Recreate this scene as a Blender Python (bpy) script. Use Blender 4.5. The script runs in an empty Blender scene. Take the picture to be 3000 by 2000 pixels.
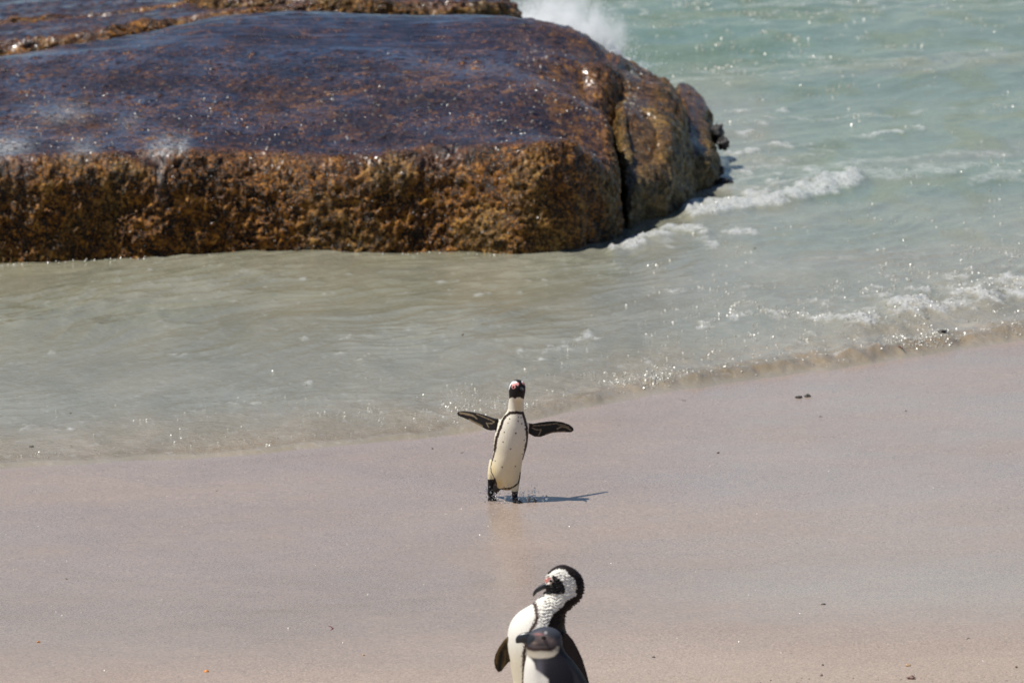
import bpy, bmesh, math, random
import numpy as np
from mathutils import Vector

random.seed(7)
rng = np.random.default_rng(7)
scene = bpy.context.scene
COL = scene.collection

# ------------------------------------------------------------------ camera, sky, sun, exposure
CAM = np.array([0.0, -25.0, 4.9])
PITCH = math.radians(9.19)
FPX = 14000.0                                   # focal length in pixels of the 3000 px wide photograph
cam_data = bpy.data.cameras.new('camera')
cam = bpy.data.objects.new('camera', cam_data)
COL.objects.link(cam)
cam.location = CAM
cam.rotation_euler = (math.pi / 2 - PITCH, 0, 0)
cam_data.sensor_width = 36.0
cam_data.lens = FPX / 3000.0 * 36.0
cam_data.clip_start = 0.5
cam_data.clip_end = 3000.0
cam_data.dof.use_dof = True
cam_data.dof.focus_distance = 22.8
cam_data.dof.aperture_fstop = 168.0 / 31.0
scene.camera = cam

SUN_EL = math.radians(61.0)
SUN_BACK = math.radians(-5.0)                    # the sun stands almost square to the left
SUN = Vector((-math.cos(SUN_EL) * math.cos(SUN_BACK), math.cos(SUN_EL) * math.sin(SUN_BACK), math.sin(SUN_EL)))
world = bpy.data.worlds.new('World')
scene.world = world
world.use_nodes = True
wn = world.node_tree.nodes
wl = world.node_tree.links
sky = wn.new('ShaderNodeTexSky')
sky.sky_type = 'NISHITA'
sky.sun_disc = False
sky.sun_elevation = SUN_EL
sky.sun_rotation = math.atan2(SUN.x, SUN.y)
sky.altitude = 0.0
sky.air_density = 1.0
sky.dust_density = 0.0
sky.ozone_density = 4.0
wl.new(sky.outputs[0], wn['Background'].inputs['Color'])
wn['Background'].inputs['Strength'].default_value = 0.07
sun_data = bpy.data.lights.new('sun', 'SUN')
sun_data.energy = 5.0
sun_data.angle = math.radians(0.53)
sun_data.color = (1.0, 0.955, 0.88)
sun = bpy.data.objects.new('sun', sun_data)
COL.objects.link(sun)
sun.rotation_euler = (-SUN).to_track_quat('-Z', 'Y').to_euler()
vs = scene.view_settings
vs.view_transform = 'Standard'
vs.look = 'None'
vs.exposure = 0.14
vs.gamma = 1.0
vs.use_curve_mapping = False
scene.cycles.use_denoising = True
scene.cycles.volume_bounces = 6

# ------------------------------------------------------------------ helpers
CP, SP = math.cos(PITCH), math.sin(PITCH)


def ray(px, py):
    a = (px - 1500.0) / FPX
    b = -(py - 1000.0) / FPX
    return np.array([a, CP + b * SP, -SP + b * CP])


def on_y(px, py, y):
    d = ray(px, py)
    return CAM + d * ((y - CAM[1]) / d[1])


def on_z(px, py, z):
    d = ray(px, py)
    return CAM + d * ((z - CAM[2]) / d[2])


def smoothstep(a, b, x):
    t = np.clip((x - a) / (b - a), 0.0, 1.0)
    return t * t * (3 - 2 * t)


_G2 = rng.normal(size=(256, 2)); _G2 /= np.linalg.norm(_G2, axis=1)[:, None]
_G3 = rng.normal(size=(256, 3)); _G3 /= np.linalg.norm(_G3, axis=1)[:, None]


def _hash(ix, iy, iz, seed):
    h = (ix.astype(np.int64) * 374761393 + iy.astype(np.int64) * 668265263 + iz.astype(np.int64) * 1274126177 + seed * 974634541) & 0xffffffff
    h = ((h ^ (h >> 13)) * 1103515245) & 0xffffffff
    return ((h ^ (h >> 16)) & 255).astype(np.int64)


def perlin2(x, y, seed=0):
    x = np.asarray(x, float); y = np.asarray(y, float)
    x, y = np.broadcast_arrays(x, y)
    ix = np.floor(x); iy = np.floor(y)
    fx = x - ix; fy = y - iy
    u = fx ** 3 * (fx * (fx * 6 - 15) + 10); v = fy ** 3 * (fy * (fy * 6 - 15) + 10)
    z0 = np.zeros_like(ix)

    def g(dx, dy):
        k = _G2[_hash(ix + dx, iy + dy, z0, seed)]
        return k[..., 0] * (fx - dx) + k[..., 1] * (fy - dy)
    a = g(0, 0) * (1 - u) + g(1, 0) * u
    b = g(0, 1) * (1 - u) + g(1, 1) * u
    return (a * (1 - v) + b * v) * 1.5


def perlin3(p, seed=0):
    ip = np.floor(p); f = p - ip
    u = f ** 3 * (f * (f * 6 - 15) + 10)
    r = 0.0
    for dx in (0, 1):
        for dy in (0, 1):
            for dz in (0, 1):
                k = _G3[_hash(ip[..., 0] + dx, ip[..., 1] + dy, ip[..., 2] + dz, seed)]
                d = k[..., 0] * (f[..., 0] - dx) + k[..., 1] * (f[..., 1] - dy) + k[..., 2] * (f[..., 2] - dz)
                w = (u[..., 0] if dx else 1 - u[..., 0]) * (u[..., 1] if dy else 1 - u[..., 1]) * (u[..., 2] if dz else 1 - u[..., 2])
                r = r + d * w
    return r * 1.5


def fbm3(p, octaves, seed=0, gain=0.5):
    r = 0.0; a = 1.0; q = np.array(p)
    for k in range(octaves):
        r = r + a * perlin3(q, seed + k * 17)
        q = q * 2.03 + 7.3; a *= gain
    return r


def add_mesh(name, verts, faces, mat=None, parent=None, smooth=True, quads=None):
    """one mesh object from numpy vertices and a quad array or a face list"""
    me = bpy.data.meshes.new(name)
    verts = np.asarray(verts, dtype=np.float32)
    if quads is not None:
        quads = np.asarray(quads, dtype=np.int32)
        n, k = quads.shape
        me.vertices.add(len(verts)); me.vertices.foreach_set('co', verts.ravel())
        me.loops.add(n * k); me.loops.foreach_set('vertex_index', quads.ravel())
        me.polygons.add(n); me.polygons.foreach_set('loop_start', np.arange(0, n * k, k, dtype=np.int32))
        me.update(calc_edges=True)
    else:
        me.from_pydata([tuple(v) for v in verts], [], [tuple(f) for f in faces])
    me.validate()
    if smooth:
        me.polygons.foreach_set('use_smooth', np.ones(len(me.polygons), dtype=bool))
    if mat is not None:
        me.materials.append(mat)
    o = bpy.data.objects.new(name, me)
    COL.objects.link(o)
    if parent is not None:
        o.parent = parent
    return o


def set_color(o, name, rgb):
    a = o.data.attributes.new(name, 'FLOAT_COLOR', 'POINT')
    c = np.ones((len(o.data.vertices), 4), dtype=np.float32); c[:, :3] = rgb
    a.data.foreach_set('color', c.ravel())


def set_float(o, name, v):
    a = o.data.attributes.new(name, 'FLOAT', 'POINT')
    a.data.foreach_set('value', np.asarray(v, dtype=np.float32).ravel())


def grid_quads(nr, nc, wrap=False):
    r = np.arange(nr - 1)[:, None]; c = np.arange(nc if wrap else nc - 1)[None, :]
    c2 = (c + 1) % nc
    return np.stack([r * nc + c, r * nc + c2, (r + 1) * nc + c2, (r + 1) * nc + c], axis=-1).reshape(-1, 4)


def tag(o, label=None, cat=None, group=None, kind=None):
    if label: o['label'] = label
    if cat: o['category'] = cat
    if group: o['group'] = group
    if kind: o['kind'] = kind
    return o


def empty(name, loc):
    o = bpy.data.objects.new(name, None)
    o.empty_display_size = 0.1
    COL.objects.link(o)
    o.location = loc
    return o


def seg_dist(x, y, poly):
    """distance of points to a polyline"""
    d = np.full(np.shape(x), 1e9)
    for (ax, ay), (bx, by) in zip(poly[:-1], poly[1:]):
        vx, vy = bx - ax, by - ay
        t = np.clip(((x - ax) * vx + (y - ay) * vy) / max(vx * vx + vy * vy, 1e-12), 0, 1)
        d = np.minimum(d, np.hypot(x - ax - t * vx, y - ay - t * vy))
    return d


def in_poly(x, y, poly):
    r = np.zeros(np.shape(x), dtype=bool)
    n = len(poly)
    for i in range(n):
        x1, y1 = poly[i]; x2, y2 = poly[(i + 1) % n]
        if y1 == y2: continue
        c = ((y1 > y) != (y2 > y)) & (x < (x2 - x1) * (y - y1) / (y2 - y1) + x1)
        r ^= c
    return r


class Mat:
    def __init__(self, name):
        self.m = bpy.data.materials.new(name); self.m.use_nodes = True
        self.t = self.m.node_tree; self.n = self.t.nodes; self.l = self.t.links
        self.b = self.n['Principled BSDF']

    def node(self, kind, **kw):
        nd = self.n.new(kind)
        for k, v in kw.items(): setattr(nd, k, v)
        return nd

    def put(self, sock, v):
        if hasattr(v, 'is_output') or isinstance(v, bpy.types.NodeSocket): self.l.new(v, sock)
        elif isinstance(v, tuple) and len(v) == 3: sock.default_value = (*v, 1.0) if sock.type == 'RGBA' else v
        else: sock.default_value = v

    def set(self, **kw):
        for k, v in kw.items(): self.put(self.b.inputs[k.replace('_', ' ')], v)

    def attr(self, name, out='Fac'):
        return self.node('ShaderNodeAttribute', attribute_name=name).outputs[out]

    def coord(self, scale=(1, 1, 1)):
        c = self.node('ShaderNodeTexCoord').outputs['Object']
        mp = self.node('ShaderNodeMapping'); self.l.new(c, mp.inputs['Vector'])
        mp.inputs['Scale'].default_value = scale
        return mp.outputs[0]

    def noise(self, vec, scale, detail=3.0, rough=0.55, distort=0.0, out='Fac'):
        nd = self.node('ShaderNodeTexNoise'); self.l.new(vec, nd.inputs['Vector'])
        nd.inputs['Scale'].default_value = scale; nd.inputs['Detail'].default_value = detail
        nd.inputs['Roughness'].default_value = rough; nd.inputs['Distortion'].default_value = distort
        return nd.outputs[out]

    def voronoi(self, vec, scale, out='Distance', feature='F1'):
        nd = self.node('ShaderNodeTexVoronoi', feature=feature); self.l.new(vec, nd.inputs['Vector'])
        nd.inputs['Scale'].default_value = scale
        return nd.outputs[out]

    def ramp(self, fac, stops, interp='LINEAR'):
        nd = self.node('ShaderNodeValToRGB'); self.l.new(fac, nd.inputs['Fac'])
        e = nd.color_ramp.elements; nd.color_ramp.interpolation = interp
        while len(e) > len(stops): e.remove(e[-1])
        while len(e) < len(stops): e.new(0.5)
        for el, (p, c) in zip(e, stops):
            el.position = p
            el.color = (*c, 1.0) if isinstance(c, tuple) else (c, c, c, 1.0)
        return nd.outputs['Color']

    def maprange(self, v, a, b, c=0.0, d=1.0):
        nd = self.node('ShaderNodeMapRange'); self.l.new(v, nd.inputs['Value'])
        for k, x in zip(('From Min', 'From Max', 'To Min', 'To Max'), (a, b, c, d)): self.put(nd.inputs[k], x)
        return nd.outputs[0]

    def math(self, op, a, b=0.0):
        nd = self.node('ShaderNodeMath', operation=op); self.put(nd.inputs[0], a); self.put(nd.inputs[1], b)
        return nd.outputs[0]

    def mix(self, fac, a, b, blend='MIX'):
        nd = self.node('ShaderNodeMix', data_type='RGBA', blend_type=blend)
        self.put(nd.inputs['Factor'], fac); self.put(nd.inputs['A'] if False else nd.inputs[6], a); self.put(nd.inputs[7], b)
        return nd.outputs[2]

    def bump(self, height, strength, distance, normal=None):
        nd = self.node('ShaderNodeBump'); self.l.new(height, nd.inputs['Height'])
        self.put(nd.inputs['Strength'], strength); self.put(nd.inputs['Distance'], distance)
        if normal is not None: self.l.new(normal, nd.inputs['Normal'])
        return nd.outputs[0]


# ------------------------------------------------------------------ shoreline and terrain functions
Z_SEA = -0.066
SHORE_PX = [(-350, 1385), (0, 1372), (255, 1358), (500, 1349), (714, 1338), (893, 1316), (1084, 1297), (1275, 1288), (1400, 1272), (1569, 1232),
            (1722, 1194), (1913, 1155), (2168, 1117), (2423, 1085), (2678, 1049), (2870, 1015), (3000, 995), (3300, 955)]
_sh = np.array([on_z(a, b, Z_SEA)[:2] for a, b in SHORE_PX])
_shx = np.concatenate([[-60, -8], _sh[:, 0], [6.5, 60]])
_shy = np.concatenate([[-6.0, _sh[0, 1] - 0.8], _sh[:, 1], [_sh[-1, 1] + 2.0, 34.0]])
_fx = np.linspace(-60, 60, 4801)
_fy = np.interp(_fx, _shx, _shy)


def _gauss(a, sig):
    k = np.arange(-int(4 * sig), int(4 * sig) + 1); w = np.exp(-0.5 * (k / sig) ** 2); w /= w.sum()
    return np.convolve(np.pad(a, len(k) // 2, mode='edge'), w, mode='valid')


_fy_fine = _gauss(_fy, 3)
_fy_soft = _gauss(_fy, 24)


def shore_soft(x): return np.interp(x, _fx, _fy_soft)


def shore(x):
    return (np.interp(x, _fx, _fy_fine) + 0.05 * perlin2(x * 1.7, 3.1, 5) + 0.035 * perlin2(x * 5.1, 9.1, 6)
            + 0.015 * perlin2(x * 17.0, 2.1, 8))


def sand_h(x, y):
    x = np.asarray(x, float); y = np.asarray(y, float)
    s = y - shore_soft(x)
    near = np.maximum(0, -y)
    q = np.where(near < 8, 0.0059 * near ** 2, 0.0059 * 64 + 0.0944 * (near - 8))
    h = Z_SEA - 0.03 * s + q
    h = h - 0.03 * np.maximum(0, s - 1.0) - 0.02 * np.maximum(0, s - 6)
    h = h + 0.008 * perlin2(x * 0.55, y * 0.3, 21) * smoothstep(0.2, -1.5, s)
    return np.maximum(h, -2.5)


# ------------------------------------------------------------------ materials of the setting
def sand_material():
    M = Mat('wet_sand')
    co = M.coord()
    wet = M.attr('wet')
    big = M.noise(co, 0.7, 4, 0.6)
    mid = M.noise(co, 7.0, 5, 0.6)
    grain = M.noise(co, 210.0, 2, 0.7)
    grain2 = M.noise(M.coord((1.0, 0.5, 1.0)), 95.0, 3, 0.75)
    base_wet = M.ramp(big, [(0.3, (0.318, 0.246, 0.202)), (0.7, (0.350, 0.276, 0.230))])
    base_dry = M.ramp(big, [(0.3, (0.332, 0.264, 0.216)), (0.7, (0.368, 0.296, 0.245))])
    c = M.mix(wet, base_dry, base_wet)
    c = M.mix(0.35, c, M.ramp(mid, [(0.3, (0.88, 0.88, 0.88)), (0.7, (1.0, 1.0, 1.0))]), 'MULTIPLY')
    c = M.mix(0.8, c, M.ramp(grain2, [(0.30, (0.56, 0.56, 0.57)), (0.5, (1, 1, 1)), (0.70, (1.46, 1.43, 1.38))]), 'MULTIPLY')
    c = M.mix(0.9, c, M.ramp(grain, [(0.22, (0.62, 0.62, 0.63)), (0.45, (1, 1, 1)), (0.6, (1, 1, 1)), (0.82, (1.3, 1.28, 1.22))]), 'MULTIPLY')
    # scattered dark and pale shell grains
    cell = M.voronoi(co, 55.0, 'Color')
    sep = M.node('ShaderNodeSeparateColor'); M.l.new(cell, sep.inputs[0])
    dist = M.voronoi(co, 55.0, 'Distance')
    inside = M.math('LESS_THAN', dist, 0.24)
    dark = M.math('MULTIPLY', M.math('GREATER_THAN', sep.outputs[0], 0.965), inside)
    pale = M.math('MULTIPLY', M.math('GREATER_THAN', sep.outputs[1], 0.97), inside)
    c = M.mix(M.math('MULTIPLY', dark, 0.55), c, (0.09, 0.075, 0.07))
    c = M.mix(M.math('MULTIPLY', pale, 0.5), c, (0.62, 0.57, 0.5))
    rough = M.maprange(wet, 0.0, 1.0, 0.75, 0.21)
    rough = M.math('ADD', rough, M.maprange(M.noise(co, 2.2, 4, 0.6), 0.3, 0.7, -0.05, 0.07))
    rough = M.math('ADD', rough, M.maprange(M.noise(M.coord((0.6, 1.0, 1.0)), 0.55, 4, 0.6, 0.5), 0.3, 0.7, -0.09, 0.14))
    nrm = M.bump(M.noise(co, 160.0, 3, 0.7), M.maprange(wet, 0, 1, 0.5, 0.10), 0.004)
    nrm = M.bump(M.noise(M.coord((1.0, 0.6, 1.0)), 14.0, 3, 0.6), M.maprange(wet, 0, 1, 0.35, 0.03), 0.006, nrm)
    M.set(Base_Color=c, Roughness=rough, IOR=1.36, Normal=nrm)
    return M.m


def water_material():
    M = Mat('turbid_sea_water')
    co = M.coord()
    tint = M.attr('tint', 'Color'); foam = M.attr('foam'); spark = M.attr('spark')
    cloud = M.noise(M.coord((0.8, 0.35, 1.0)), 2.4, 5, 0.6, 0.6)
    c = M.mix(0.8, tint, M.ramp(cloud, [(0.3, (0.80, 0.82, 0.80)), (0.7, (1.16, 1.14, 1.11))]), 'MULTIPLY')
    bub = M.noise(co, 38.0, 5, 0.7)
    foam_c = M.ramp(bub, [(0.25, (0.50, 0.52, 0.52)), (0.6, (0.80, 0.81, 0.82))])
    lace = M.noise(M.coord((1.0, 0.55, 1.0)), 16.0, 6, 0.72, 0.8)
    foam = M.maprange(M.math('ADD', foam, M.maprange(lace, 0.3, 0.7, -0.36, 0.34)), 0.08, 1.15, 0.0, 0.70)
    c = M.mix(foam, c, foam_c)
    rough = M.maprange(foam, 0.0, 0.8, 0.09, 0.42)
    n1 = M.bump(M.noise(M.coord((1.0, 0.55, 1.0)), 9.0, 4, 0.6, 0.4), 0.35, 0.02)
    n2 = M.bump(M.noise(co, 26.0, 3, 0.65, 0.5), spark, 0.055, n1)
    n3 = M.bump(bub, M.math('MULTIPLY', foam, 0.8), 0.03, n2)
    M.set(Base_Color=c, Roughness=rough, IOR=1.33, Normal=n3)
    return M.m


def foam_material():
    M = Mat('white_foam')
    co = M.coord()
    n = M.noise(co, 22.0, 5, 0.7)
    gaps = M.noise(co, 4.5, 6, 0.7, 0.5)
    c = M.ramp(n, [(0.3, (0.60, 0.62, 0.63)), (0.65, (0.82, 0.83, 0.85))])
    c = M.mix(M.ramp(gaps, [(0.34, 0.75), (0.50, 0.0)]), c, (0.25, 0.31, 0.25))
    M.set(Base_Color=c, Roughness=0.5, IOR=1.2, Normal=M.bump(n, 0.7, 0.05))
    return M.m


def rock_material(name, warm=1.0):
    M = Mat(name)
    co = M.coord()
    top = M.attr('top'); froth = M.attr('froth'); pale = M.attr('pale')
    n_big = M.noise(co, 1.6, 4, 0.6)
    n_mid = M.noise(co, 9.0, 5, 0.62, 0.4)
    n_fin = M.noise(co, 34.0, 5, 0.68)
    n_spk = M.noise(co, 85.0, 3, 0.7)
    n_tiny = M.noise(co, 62.0, 4, 0.7)
    mixn = M.math('ADD', M.math('MULTIPLY', n_tiny, 0.34), M.math('ADD', M.math('MULTIPLY', n_fin, 0.32), M.math('ADD', M.math('MULTIPLY', n_mid, 0.22), M.math('MULTIPLY', n_big, 0.12))))
    side = M.ramp(mixn, [(0.435, (0.006, 0.003, 0.001)), (0.483, (0.055, 0.020, 0.003)), (0.518, (0.260, 0.090, 0.008)), (0.556, (0.62, 0.245, 0.022)), (0.62, (0.80, 0.50, 0.15))])
    side = M.mix(M.ramp(n_big, [(0.47, 0.0), (0.62, 0.6)]), side, M.ramp(mixn, [(0.43, (0.010, 0.007, 0.002)), (0.51, (0.085, 0.054, 0.011)), (0.59, (0.42, 0.28, 0.08))]))
    side = M.mix(M.ramp(n_spk, [(0.60, 0.0), (0.70, 0.65)]), side, (0.50, 0.38, 0.20))
    side = M.mix(M.ramp(n_spk, [(0.30, 0.75), (0.40, 0.0)]), side, (0.020, 0.012, 0.004))
    grey = M.ramp(mixn, [(0.42, (0.016, 0.013, 0.005)), (0.50, (0.120, 0.088, 0.028)), (0.56, (0.30, 0.220, 0.075)), (0.64, (0.46, 0.37, 0.17))])
    side = M.mix(pale, side, grey)
    pool = M.attr('pool')
    topc = M.ramp(M.math('SUBTRACT', mixn, M.math('MULTIPLY', pool, 0.018)), [(0.45, (0.010, 0.007, 0.010)), (0.515, (0.026, 0.014, 0.015)), (0.548, (0.120, 0.044, 0.014)), (0.60, (0.34, 0.17, 0.055))])
    rim = M.ramp(top, [(0.35, 0.0), (0.6, 1.0), (0.75, 1.0), (0.98, 0.0)])
    c = M.mix(top, side, topc)
    c = M.mix(M.math('MULTIPLY', rim, 0.7), c, M.ramp(mixn, [(0.44, (0.018, 0.007, 0.004)), (0.53, (0.11, 0.036, 0.012)), (0.62, (0.30, 0.11, 0.035))]))
    rust = M.math('MULTIPLY', M.math('MULTIPLY', M.attr('rust'), top), M.ramp(n_mid, [(0.38, 0.2), (0.58, 1.0)]))
    c = M.mix(rust, c, M.ramp(mixn, [(0.43, (0.022, 0.010, 0.004)), (0.50, (0.13, 0.052, 0.010)), (0.58, (0.36, 0.17, 0.035))]))
    fr = M.math('MULTIPLY', froth, M.ramp(M.noise(M.coord((1.0, 1.0, 0.18)), 30.0, 5, 0.7), [(0.40, 0.0), (0.62, 0.95)]))
    c = M.mix(fr, c, (0.55, 0.56, 0.55))
    film = M.math('SUBTRACT', M.ramp(n_big, [(0.42, 0.30), (0.60, 0.14)]), M.math('MULTIPLY', pool, 0.10))
    r_top = M.math('ADD', film, M.maprange(n_mid, 0.35, 0.65, -0.05, 0.10))
    r_side = M.maprange(n_mid, 0.35, 0.65, 0.14, 0.36)
    rm = M.node('ShaderNodeMix', data_type='FLOAT')
    M.l.new(top, rm.inputs[0]); M.l.new(r_side, rm.inputs[2]); M.l.new(r_top, rm.inputs[3])
    nrm = M.bump(n_fin, M.maprange(top, 0, 1, 0.9, 0.40), 0.035)
    nrm = M.bump(n_mid, M.maprange(top, 0, 1, 0.5, 0.22), 0.05, nrm)
    nrm = M.bump(n_spk, M.maprange(top, 0, 1, 0.9, 0.25), 0.016, nrm)
    M.set(Base_Color=c, Roughness=rm.outputs[0], IOR=1.39, Normal=nrm, Coat_Weight=M.math('MULTIPLY', top, M.math('ADD', M.ramp(n_big, [(0.42, 0.20), (0.62, 1.0)]), M.math('MULTIPLY', pool, 0.55))), Coat_Roughness=M.ramp(n_mid, [(0.4, 0.06), (0.62, 0.25)]), Coat_IOR=1.4)
    return M.m


MAT_SAND, MAT_WATER, MAT_FOAM = sand_material(), water_material(), foam_material()
MAT_ROCK = rock_material('weedy_wet_granite')


def axis_steps(parts):
    out = [parts[0][0]]
    for a, b, st in parts:
        n = max(1, int(round((b - a) / st)))
        out.extend(list(a + (b - a) * np.arange(1, n + 1) / n))
    return np.array(out)


# ------------------------------------------------------------------ sand
xs = axis_steps([(-60, -12, 3.0), (-12, -4.5, 0.3), (-4.5, 4.5, 0.05), (4.5, 12, 0.3), (12, 60, 3.0)])
ys = axis_steps([(-60, -26, 3.0), (-26, -9, 0.4), (-9, 7.5, 0.05), (7.5, 20, 0.5), (20, 80, 5.0)])
X, Y = np.meshgrid(xs, ys)
Z = sand_h(X, Y)
fine = smoothstep(-9, -7.5, Y) * smoothstep(4.5, 3.8, np.abs(X))
Z = Z + fine * (0.0018 * perlin2(X * 4, Y * 2.0, 31) + 0.0010 * perlin2(X * 11, Y * 6, 32))
# scuffed dents where the standing penguin's feet land
for dx, dy in ((-0.055, -0.03), (0.04, -0.16), (-0.10, 0.22), (0.06, 0.36)):
    Z = Z - 0.006 * np.exp(-(((X - dx) / 0.035) ** 2 + ((Y - dy) / 0.06) ** 2))
sand = add_mesh('sand', np.stack([X, Y, Z], -1).reshape(-1, 3), None, MAT_SAND, quads=grid_quads(len(ys), len(xs)))
wet = smoothstep(-7.2, -3.6, Y + 0.5 * perlin2(X * 0.5, Y * 0.5, 41) - 0.10 * X)
set_float(sand, 'wet', wet.ravel())
tag(sand, 'pale wet sand beach sloping down to the water', kind='structure')

# ------------------------------------------------------------------ water
xs = axis_steps([(-70, -14, 4.0), (-14, -7.5, 0.4), (-7.5, -4.5, 0.06), (-4.5, 4.5, 0.02), (4.5, 7.5, 0.06), (7.5, 14, 0.4), (14, 70, 4.0)])
ys = axis_steps([(-1.0, 0.5, 0.1), (0.5, 9.8, 0.022), (9.8, 33.0, 0.055), (33, 45, 0.4), (45, 400, 12.0)])
X, Y = np.meshgrid(xs, ys)
SH = shore(X)
s = Y - SH
right = smoothstep(-1.2, 2.4, X)
b = (0.016 + 0.052 * right) * (0.85 + 0.5 * perlin2(X * 1.9, 0.3, 51) + 0.25 * perlin2(X * 6.0, 4.3, 52))
wd = 0.12 + 0.20 * right
after = np.maximum(0, s - wd)
t = b * smoothstep(0, wd, s) * (0.35 + 0.65 * np.exp(-after / (0.28 + 0.25 * right)))
t = np.where(s < 0, np.maximum(s * 0.12, -0.4), t)
swash = smoothstep(0.02, 0.2, s) * np.exp(-np.maximum(0, s - 0.4) / (0.8 + 0.7 * right))
q = Y - 0.62 * X; r = X + 0.62 * Y
wx = X + 0.25 * perlin2(X * 1.1, Y * 0.6, 55); wq = q + 0.30 * perlin2(X * 0.9, Y * 0.55, 56)
warp = 0.9 * perlin2(X * 0.45, Y * 0.22, 57) + 0.35 * perlin2(X * 1.3, Y * 0.7, 58)
q0 = q
wq = (Y - 1.25 * X) * 0.85 + warp; r = 0.8 * X + 0.64 * Y + 0.4 * warp
rip = 1 - np.abs(perlin2(wq * 1.7, r * 0.33, 60)) * 2
rip = 0.40 * rip + 0.95 * (1 - np.abs(perlin2(wq * 3.1, r * 1.2, 61)) ** 0.65 * 1.6) * (0.6 + perlin2(X * 0.7, Y * 0.4, 76)) + 0.62 * (1 - np.abs(perlin2(wq * 5.6, r * 2.3, 77)) ** 0.65 * 1.6) * (0.6 + perlin2(X * 1.0, Y * 0.5, 78))
inner = (0.55 + 0.9 * smoothstep(-0.3, 0.4, perlin2(X * 0.5, Y * 0.3, 59))) * smoothstep(0.2, 1.5, s) * smoothstep(16, 7, Y)
sea = smoothstep(1.5, 7.0, s)
H = t + swash * (0.006 + 0.012 * right) * (perlin2(X * 7, Y * 4.5, 62) + 0.6 * perlin2(X * 17, Y * 11, 63))
H = H + inner * 0.0135 * rip + inner * 0.0030 * perlin2(wx * 6, wq * 4, 64) + inner * 0.0022 * (1 - 2 * np.abs(perlin2(wq * 7.5, r * 1.7, 74))) * (0.5 + perlin2(X * 0.8, Y * 0.5, 75))
H = H + sea * (0.030 * perlin2(wq * 0.55, r * 0.16, 65) + 0.018 * perlin2(wq * 1.3, r * 0.4, 66) + 0.007 * perlin2(wq * 3.4, r * 1.2, 67)
               + 0.0028 * perlin2(X * 6.5, Y * 4.0, 68) + 0.003 * (1 - 2 * np.abs(perlin2(wq * 6.0, r * 1.5, 69))))
far = smoothstep(13, 24, Y)
H = H + far * (0.05 * perlin2(q * 0.33, r * 0.10, 70) + 0.015 * perlin2(X * 2.4, Y * 1.8, 71))


def stroke(points, width, crest=0.0):
    """soft mask along a polyline given in photograph pixels, width in metres across the view"""
    p = [on_z(a, c, Z_SEA) for a, c in points]
    d = seg_dist(X, Y * 0.22, [(k[0], k[1] * 0.22) for k in p])
    return 1 - smoothstep(width * 0.25, width, d)


nz_a = perlin2(X * 5.0, Y * 2.4, 80) + 0.6 * perlin2(X * 13, Y * 6.5, 81) + 0.35 * perlin2(X * 34, Y * 17, 82)
nz_b = perlin2(X * 2.1, Y * 0.9, 83)
foam = np.zeros_like(X)
crest = np.zeros_like(X)
STROKES = [  # points, width, strength, crest height
    ([(2040, 625), (2150, 612), (2280, 590), (2400, 560), (2500, 530)], 0.17, 1.15, 0.07),
    ([(2150, 560), (2260, 545), (2380, 520)], 0.16, 0.50, 0.02),
    ([(2110, 470), (2180, 520), (2160, 570)], 0.22, 0.50, 0.0),
    ([(2140, 500), (2300, 470), (2450, 450)], 0.14, 0.48, 0.01),
    ([(2150, 330), (2250, 300), (2350, 290)], 0.12, 0.40, 0.0),
    ([(1960, 720), (2080, 720), (2200, 700)], 0.12, 0.55, 0.0),
    ([(1800, 738), (1880, 715), (1960, 690), (2060, 690)], 0.10, 1.0, 0.05),
    ([(2140, 455), (2240, 440), (2400, 425), (2560, 412), (2700, 395)], 0.07, 0.72, 0.02),
    ([(2130, 410), (2220, 375), (2300, 330)], 0.10, 0.50, 0.0),
    ([(2120, 350), (2240, 385)], 0.09, 0.42, 0.0),
    ([(2230, 175), (2320, 160), (2480, 190)], 0.09, 0.52, 0.0),
    ([(2300, 238), (2340, 236)], 0.05, 0.6, 0.0),
    ([(2560, 330), (2640, 328)], 0.045, 0.6, 0.0),
    ([(2640, 262), (2720, 256)], 0.05, 0.5, 0.0),
    ([(1560, 60), (1650, 110), (1760, 140)], 0.30, 1.1, 0.0),
    ([(1850, 30), (1980, 60), (2150, 55), (2250, 85)], 0.12, 0.40, 0.0),
    ([(2500, 960), (2640, 925), (2780, 905), (2900, 880), (3050, 855)], 0.17, 0.78, 0.045),
    ([(2620, 900), (2760, 865), (2900, 830), (3050, 790)], 0.22, 0.55, 0.02),
    ([(2050, 960), (2200, 935), (2350, 925), (2450, 945)], 0.08, 0.62, 0.01),
    ([(1600, 1050), (1700, 1000), (1800, 975)], 0.12, 0.50, 0.0),
    ([(1120, 1225), (1250, 1220), (1380, 1212)], 0.06, 0.42, 0.0),
    ([(60, 1252), (150, 1255), (230, 1248)], 0.05, 0.62, 0.0),
    ([(640, 1192), (700, 1188)], 0.03, 0.5, 0.0),
    ([(1900, 870), (2000, 855)], 0.05, 0.35, 0.0),
    ([(2350, 910), (2550, 870), (2750, 830)], 0.10, 0.35, 0.0),
]
for pts, w, st, ch in STROKES:
    m = stroke(pts, w)
    foam = np.maximum(foam, 0.92 * smoothstep(0.42, 1.15, m * st + 0.62 * nz_a * smoothstep(0.02, 0.4, m)))
    crest = crest + m * ch
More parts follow.
